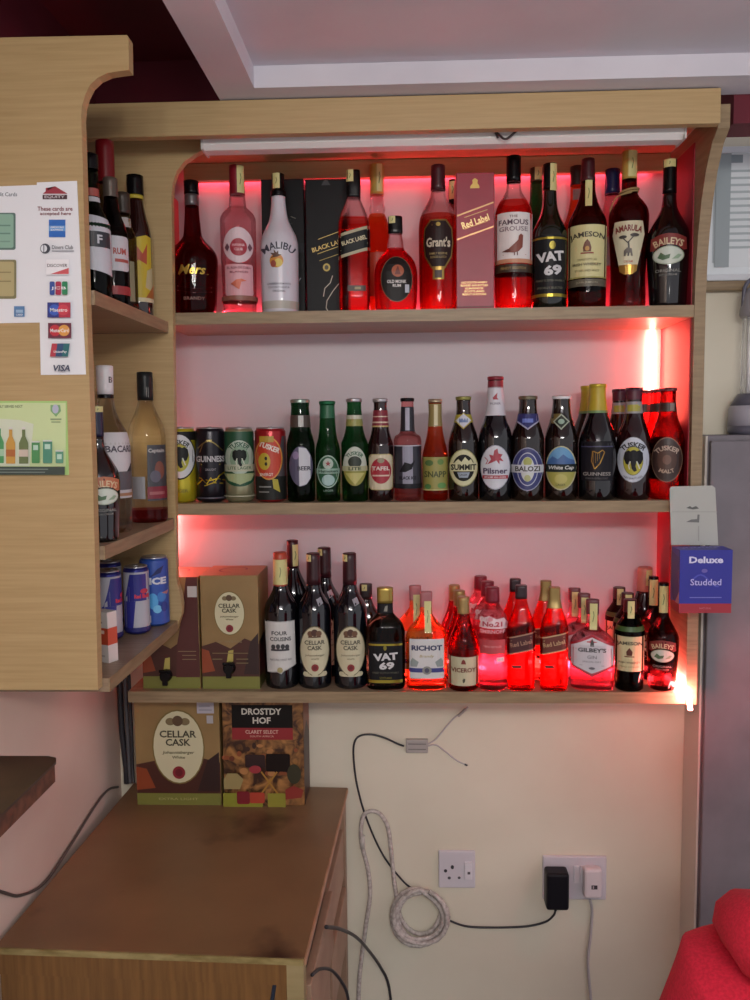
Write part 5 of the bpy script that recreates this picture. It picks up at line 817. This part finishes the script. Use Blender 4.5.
again(RBa, 110, 600, 1.685, 'blue slim can at the back wall end of the lowest corner shelf', turn=-60)
can('energy_drink_can', 'taller bright blue can with icy lettering at the far end of the corner shelf', 155, 555.5, 69.5, 13.6, 1.695, zD, '2c55a8', [('W', 3, 66, '2a4fa4'), ('R', -13.5, 3, -9, 66, '9fa8bc'), ('T', 'ICE', 3, 46, 7, 'c9cfd8', {'w': 16, 'b': .05}), ('P', [(-4, 50), (3, 58), (9, 61), (6, 54)], '14245c'), ('E', -2, 26, 5, 8, '4fa0d8'), ('E', 6, 30, 4, 5, '3a78c0'), ('E', 2, 18, 4, 4, '6fb8e0'), ('P', [(6, 34), (12, 36), (11, 32)], 'b0787c'), ('R', -7, 5, -4, 12, 'c9cfd8'), ('E', 8, 20, 3, 5, '1c3a88')])
cg = tag(empty('cigarette_pack', (P(101, 640, 1.43).x, 1.43, zD), radians(-25)), 'white and orange-red cigarette pack on the lowest corner shelf by the end panel', 'packet')
m = MB(); hgt = .088; m.box(-.0275, .0275, -.011, .011, 0, hgt*.35, pm('cbc8c4', .4)); m.box(-.0275, .0275, -.011, .011, hgt*.35, hgt*.68, pm('b8482c', .4)); m.build('pack', cg)
m = MB(); m.box(-.0276, .0276, -.0111, .0111, hgt*.68, hgt, pm('cdcac6', .4), .0008); m.build('flip_lid', cg)
m = MB(); art(m, [('R', -.02, .05, .02, .056, 'd8c0b0'), ('R', -.018, .068, .016, .071, '8a8a8a'), ('R', -.02, .01, .02, .013, 'a8a4a0')], lambda u, v, off: (u, -.0112-off, v), 0, 0); m.build('printed_front', cg)
LEDS, KEY, BULB, AMB, EXPO = 34.0, 9.0, 13.0, .70, 0.0
# ------------------------------------------------------------------ red rope lights (lit) behind the bottles
LED = (1.0, .05, .085, 1)
led = emit(LED, LEDS); led3 = emit(LED, LEDS*3.2); led1 = emit(LED, LEDS*.5); led4 = emit(LED, LEDS*6.5); led2 = emit((1, .11, .075, 1), LEDS*3.2)
def rope(label, pts, m, r=.0042):
    return tag(MB().tube(spline(pts, 4), r, m, 6).build('led_rope'), label, 'rope light')
xe = XR-.006
rope('lit red rope light under the back rail above the top shelf', [(XS+.0, 1.957, zr0+.008), (.0, 1.957, zr0+.008), (xe-.03, 1.957, zr0+.008)], led1, .0035)
rope('lit red rope light lying along the wall on the top shelf', [(XS+.1, 1.9615, zT+.0045), (0, 1.9615, zT+.0045), (xe-.02, 1.9615, zT+.0045)], led3)
rope('bright rope light standing in the corner of the end panel above the beer bottles', [(xe-.018, 1.958, zM+.005), (xe-.018, 1.958, (zM+zT)/2), (xe-.018, 1.958, zT-.026)], led2, .0055)
rope('lit red rope light along the wall behind the small bottles on the lowest shelf', [(-.05, 1.9615, zB+.0045), (.3, 1.9615, zB+.0045), (xe-.02, 1.9615, zB+.0045)], led4)
rope('lit red rope light standing behind the wine boxes', [(-.56, 1.957, zB+.27), (-.56, 1.957, zM-.07), (-.55, 1.957, zM-.03), (-.54, 1.957, zM+.03)], emit((1, .12, .1, 1), LEDS*5))
a = P(673, 686, 1.80); b = P(684, 704, 1.748)
rope('bright end of the rope light spilling over the lowest shelf edge', [(xe-.02, 1.94, zB+.006), (xe-.012, 1.86, zB+.006), (a.x, 1.80, zB+.0065), (b.x, 1.755, zB+.007), (b.x+.001, 1.738, zB+.004), (b.x+.004, 1.726, zB-.010), (b.x+.005, 1.724, zB-.028)], emit((1, .13, .12, 1), LEDS*15), .005)
# ------------------------------------------------------------------ lamps of the room behind the camera
def area(name, loc, tgt, sx_, sy_, power, col):
    l = bpy.data.lights.new(name, 'AREA'); l.shape = 'RECTANGLE'; l.size = sx_; l.size_y = sy_; l.energy = power; l.color = col
    o = bpy.data.objects.new(name, l); C.objects.link(o); o.location = loc
    o.rotation_euler = (Vector(tgt)-Vector(loc)).to_track_quat('-Z', 'Y').to_euler(); return o
area('ceiling_lamp', (.55, -1.1, 2.12), (.0, 1.9, 1.2), .5, .12, KEY, (1, .95, .88))
for x, y, z, p in ((-.18, -.55, 2.03, 1.0), (.28, -.5, 1.98, 1.0), (.1, -.9, 2.05, 1.0)):
    l = bpy.data.lights.new('bulb', 'POINT'); l.energy = p*BULB; l.shadow_soft_size = .06; l.color = (1, .97, .92)
    o = bpy.data.objects.new('bulb', l); C.objects.link(o); o.location = (x, y, z)
w = bpy.data.worlds.new('world'); S.world = w; w.use_nodes = True
w.node_tree.nodes['Background'].inputs['Color'].default_value = (.95, .93, 1.0, 1); w.node_tree.nodes['Background'].inputs['Strength'].default_value = AMB
# ------------------------------------------------------------------ the person at the edge of the picture
def skin_mesh(name, J, E_, m, parent=None, lv=2, rootv=0):
    me = bpy.data.meshes.new(name); me.from_pydata([j[0] for j in J], E_, []); me.materials.append(m)
    o = bpy.data.objects.new(name, me); C.objects.link(o)
    o.modifiers.new('skin', 'SKIN'); me.skin_vertices.new() if not me.skin_vertices else None
    for i, j in enumerate(J):
        r = j[1]; me.skin_vertices[0].data[i].radius = r if isinstance(r, tuple) else (r, r); me.skin_vertices[0].data[i].use_root = i == rootv
    s = o.modifiers.new('sub', 'SUBSURF'); s.levels = lv; s.render_levels = lv
    bpy.context.view_layer.update()
    ev = o.evaluated_get(bpy.context.evaluated_depsgraph_get()); nm = bpy.data.meshes.new_from_object(ev)
    o.modifiers.clear(); o.data = nm
    for p in nm.polygons: p.use_smooth = True
    if not nm.materials: nm.materials.append(m)
    if parent: o.parent = parent
    return o
pxc, pyc = .507, .86
sh = .975
skinm = pm('5a3a2a', .5)
def T(x, y, z): return (pxc+x, pyc+y, z)
J = [(T(0, 0, .55), .13), (T(0, -.01, .72), (.13, .1)), (T(0, 0, .90), (.15, .1)), (T(0, .0, sh), (.09, .07)), (T(0, .015, sh+.07), .055), (T(0, .03, sh+.13), .06), (T(0, .05, sh+.2), (.082, .095)), (T(0, .045, sh+.28), (.06, .075))]
E_ = [(i, i+1) for i in range(7)]
def limb(chain, start):
    p = start
    for pt, r in chain: J.append((pt, r)); E_.append((p, len(J)-1)); p = len(J)-1
    return p
for s in (-1, 1):
    w_ = limb([(T(s*.17, 0, sh-.03), .055), (T(s*.215, .06, sh-.28), .045), (T(s*.16, .28, sh-.34), .033), (T(s*.15, .33, sh-.345), (.035, .018))], 3)
    for k, (dx, l) in enumerate(((-.028, .062), (-.009, .072), (.010, .068), (.028, .054))):
        limb([(T(s*.15+dx, .375, sh-.35), .0095), (T(s*.15+dx*1.1, .375+l*.5, sh-.365), .0085), (T(s*.15+dx*1.1, .375+l*.7, sh-.39), .0075)], w_)
    limb([(T(s*.15-s*.04, .345, sh-.35), .011), (T(s*.15-s*.055, .375, sh-.36), .009)], w_)
    limb([(T(s*.1, .04, .54), .085), (T(s*.12, .42, .52), .06), (T(s*.12, .44, .30), .052), (T(s*.12, .42, .08), .036), (T(s*.12, .50, .035), (.04, .03)), (T(s*.12, .58, .03), (.035, .022))], 0)
per = skin_mesh('person', J, E_, skinm); tag(per, 'person in a red fleece hoodie, only one shoulder showing beside the grey cabinet', 'person')
Jh = [(T(0, 0, .58), (.17, .14)), (T(0, -.005, .75), (.17, .13)), (T(0, 0, .90), (.19, .125)), (T(0, 0, sh), (.12, .1)), (T(0, .0, sh+.035), (.085, .085)), (T(0, .0, sh+.075), (.078, .08))]
Eh = [(0, 1), (1, 2), (2, 3), (3, 4), (4, 5)]
for s in (-1, 1):
    p = 3
    for pt, r in [(T(s*.17, 0, sh-.035), .075), (T(s*.22, .05, sh-.26), .065), (T(s*.165, .25, sh-.335), .05)]:
        Jh.append((pt, r)); Eh.append((p, len(Jh)-1)); p = len(Jh)-1
skin_mesh('hoodie', Jh, Eh, knit, per)
m = MB(); m.tube([T(-.01+.145*cos(t), -.01+.115*sin(t), sh+.032+.02*cos(2*t)-.03*sin(t)) for t in [2*pi*k/24 for k in range(24)]], [.033+.008*(sin(2*pi*k/24) < 0) for k in range(24)], knit, 10, True)
h = m.build('hood'); h.parent = per
m = MB(); m.tube([T(s_*.13, .3, .52) if 0 else T(-.10, .06, .545), T(-.12, .40, .525), T(-.12, .44, .45), T(-.12, .43, .13)], [.1, .078, .072, .06], pm('23252e', .8), 12); m.tube([T(.10, .06, .545), T(.12, .40, .525), T(.12, .44, .45), T(.12, .43, .13)], [.1, .078, .072, .06], pm('23252e', .8), 12)
m.build('trousers', per)
m = MB(); m.lathe([(-.02, .094), (.03, .1), (.07, .085), (.1, .05), (.11, .01)], pm('120d0c', .8), 20, 1.12); m.v = [(a+pxc, b+pyc+.03, c+sh+.215) for a, b, c in m.v]; m.build('hair', per)
st = tag(empty('stool', (pxc, pyc+.02, 0)), 'plain round stool under the seated person in red', 'stool')
MB().lathe([(.40, .16), (.405, .17), (.43, .17), (.435, .16)], pm('3a2a22', .5)).build('seat', st)
for k in range(4):
    a = pi/4+k*pi/2; MB().tube([(.11*cos(a), .11*sin(a), .402), (.17*cos(a), .17*sin(a), .0)], .014, pm('2c2c30', .4, .6)).build('leg', st)
# ------------------------------------------------------------------ picture settings
S.view_settings.view_transform = 'Standard'; S.view_settings.look = 'None'; S.view_settings.gamma = 1; S.view_settings.exposure = EXPO
S.view_settings.use_curve_mapping = False
cy = S.cycles
cy.use_denoising = True; cy.max_bounces = 10; cy.transmission_bounces = 10; cy.glossy_bounces = 4; cy.diffuse_bounces = 4; cy.sample_clamp_indirect = 8; cy.blur_glossy = .4
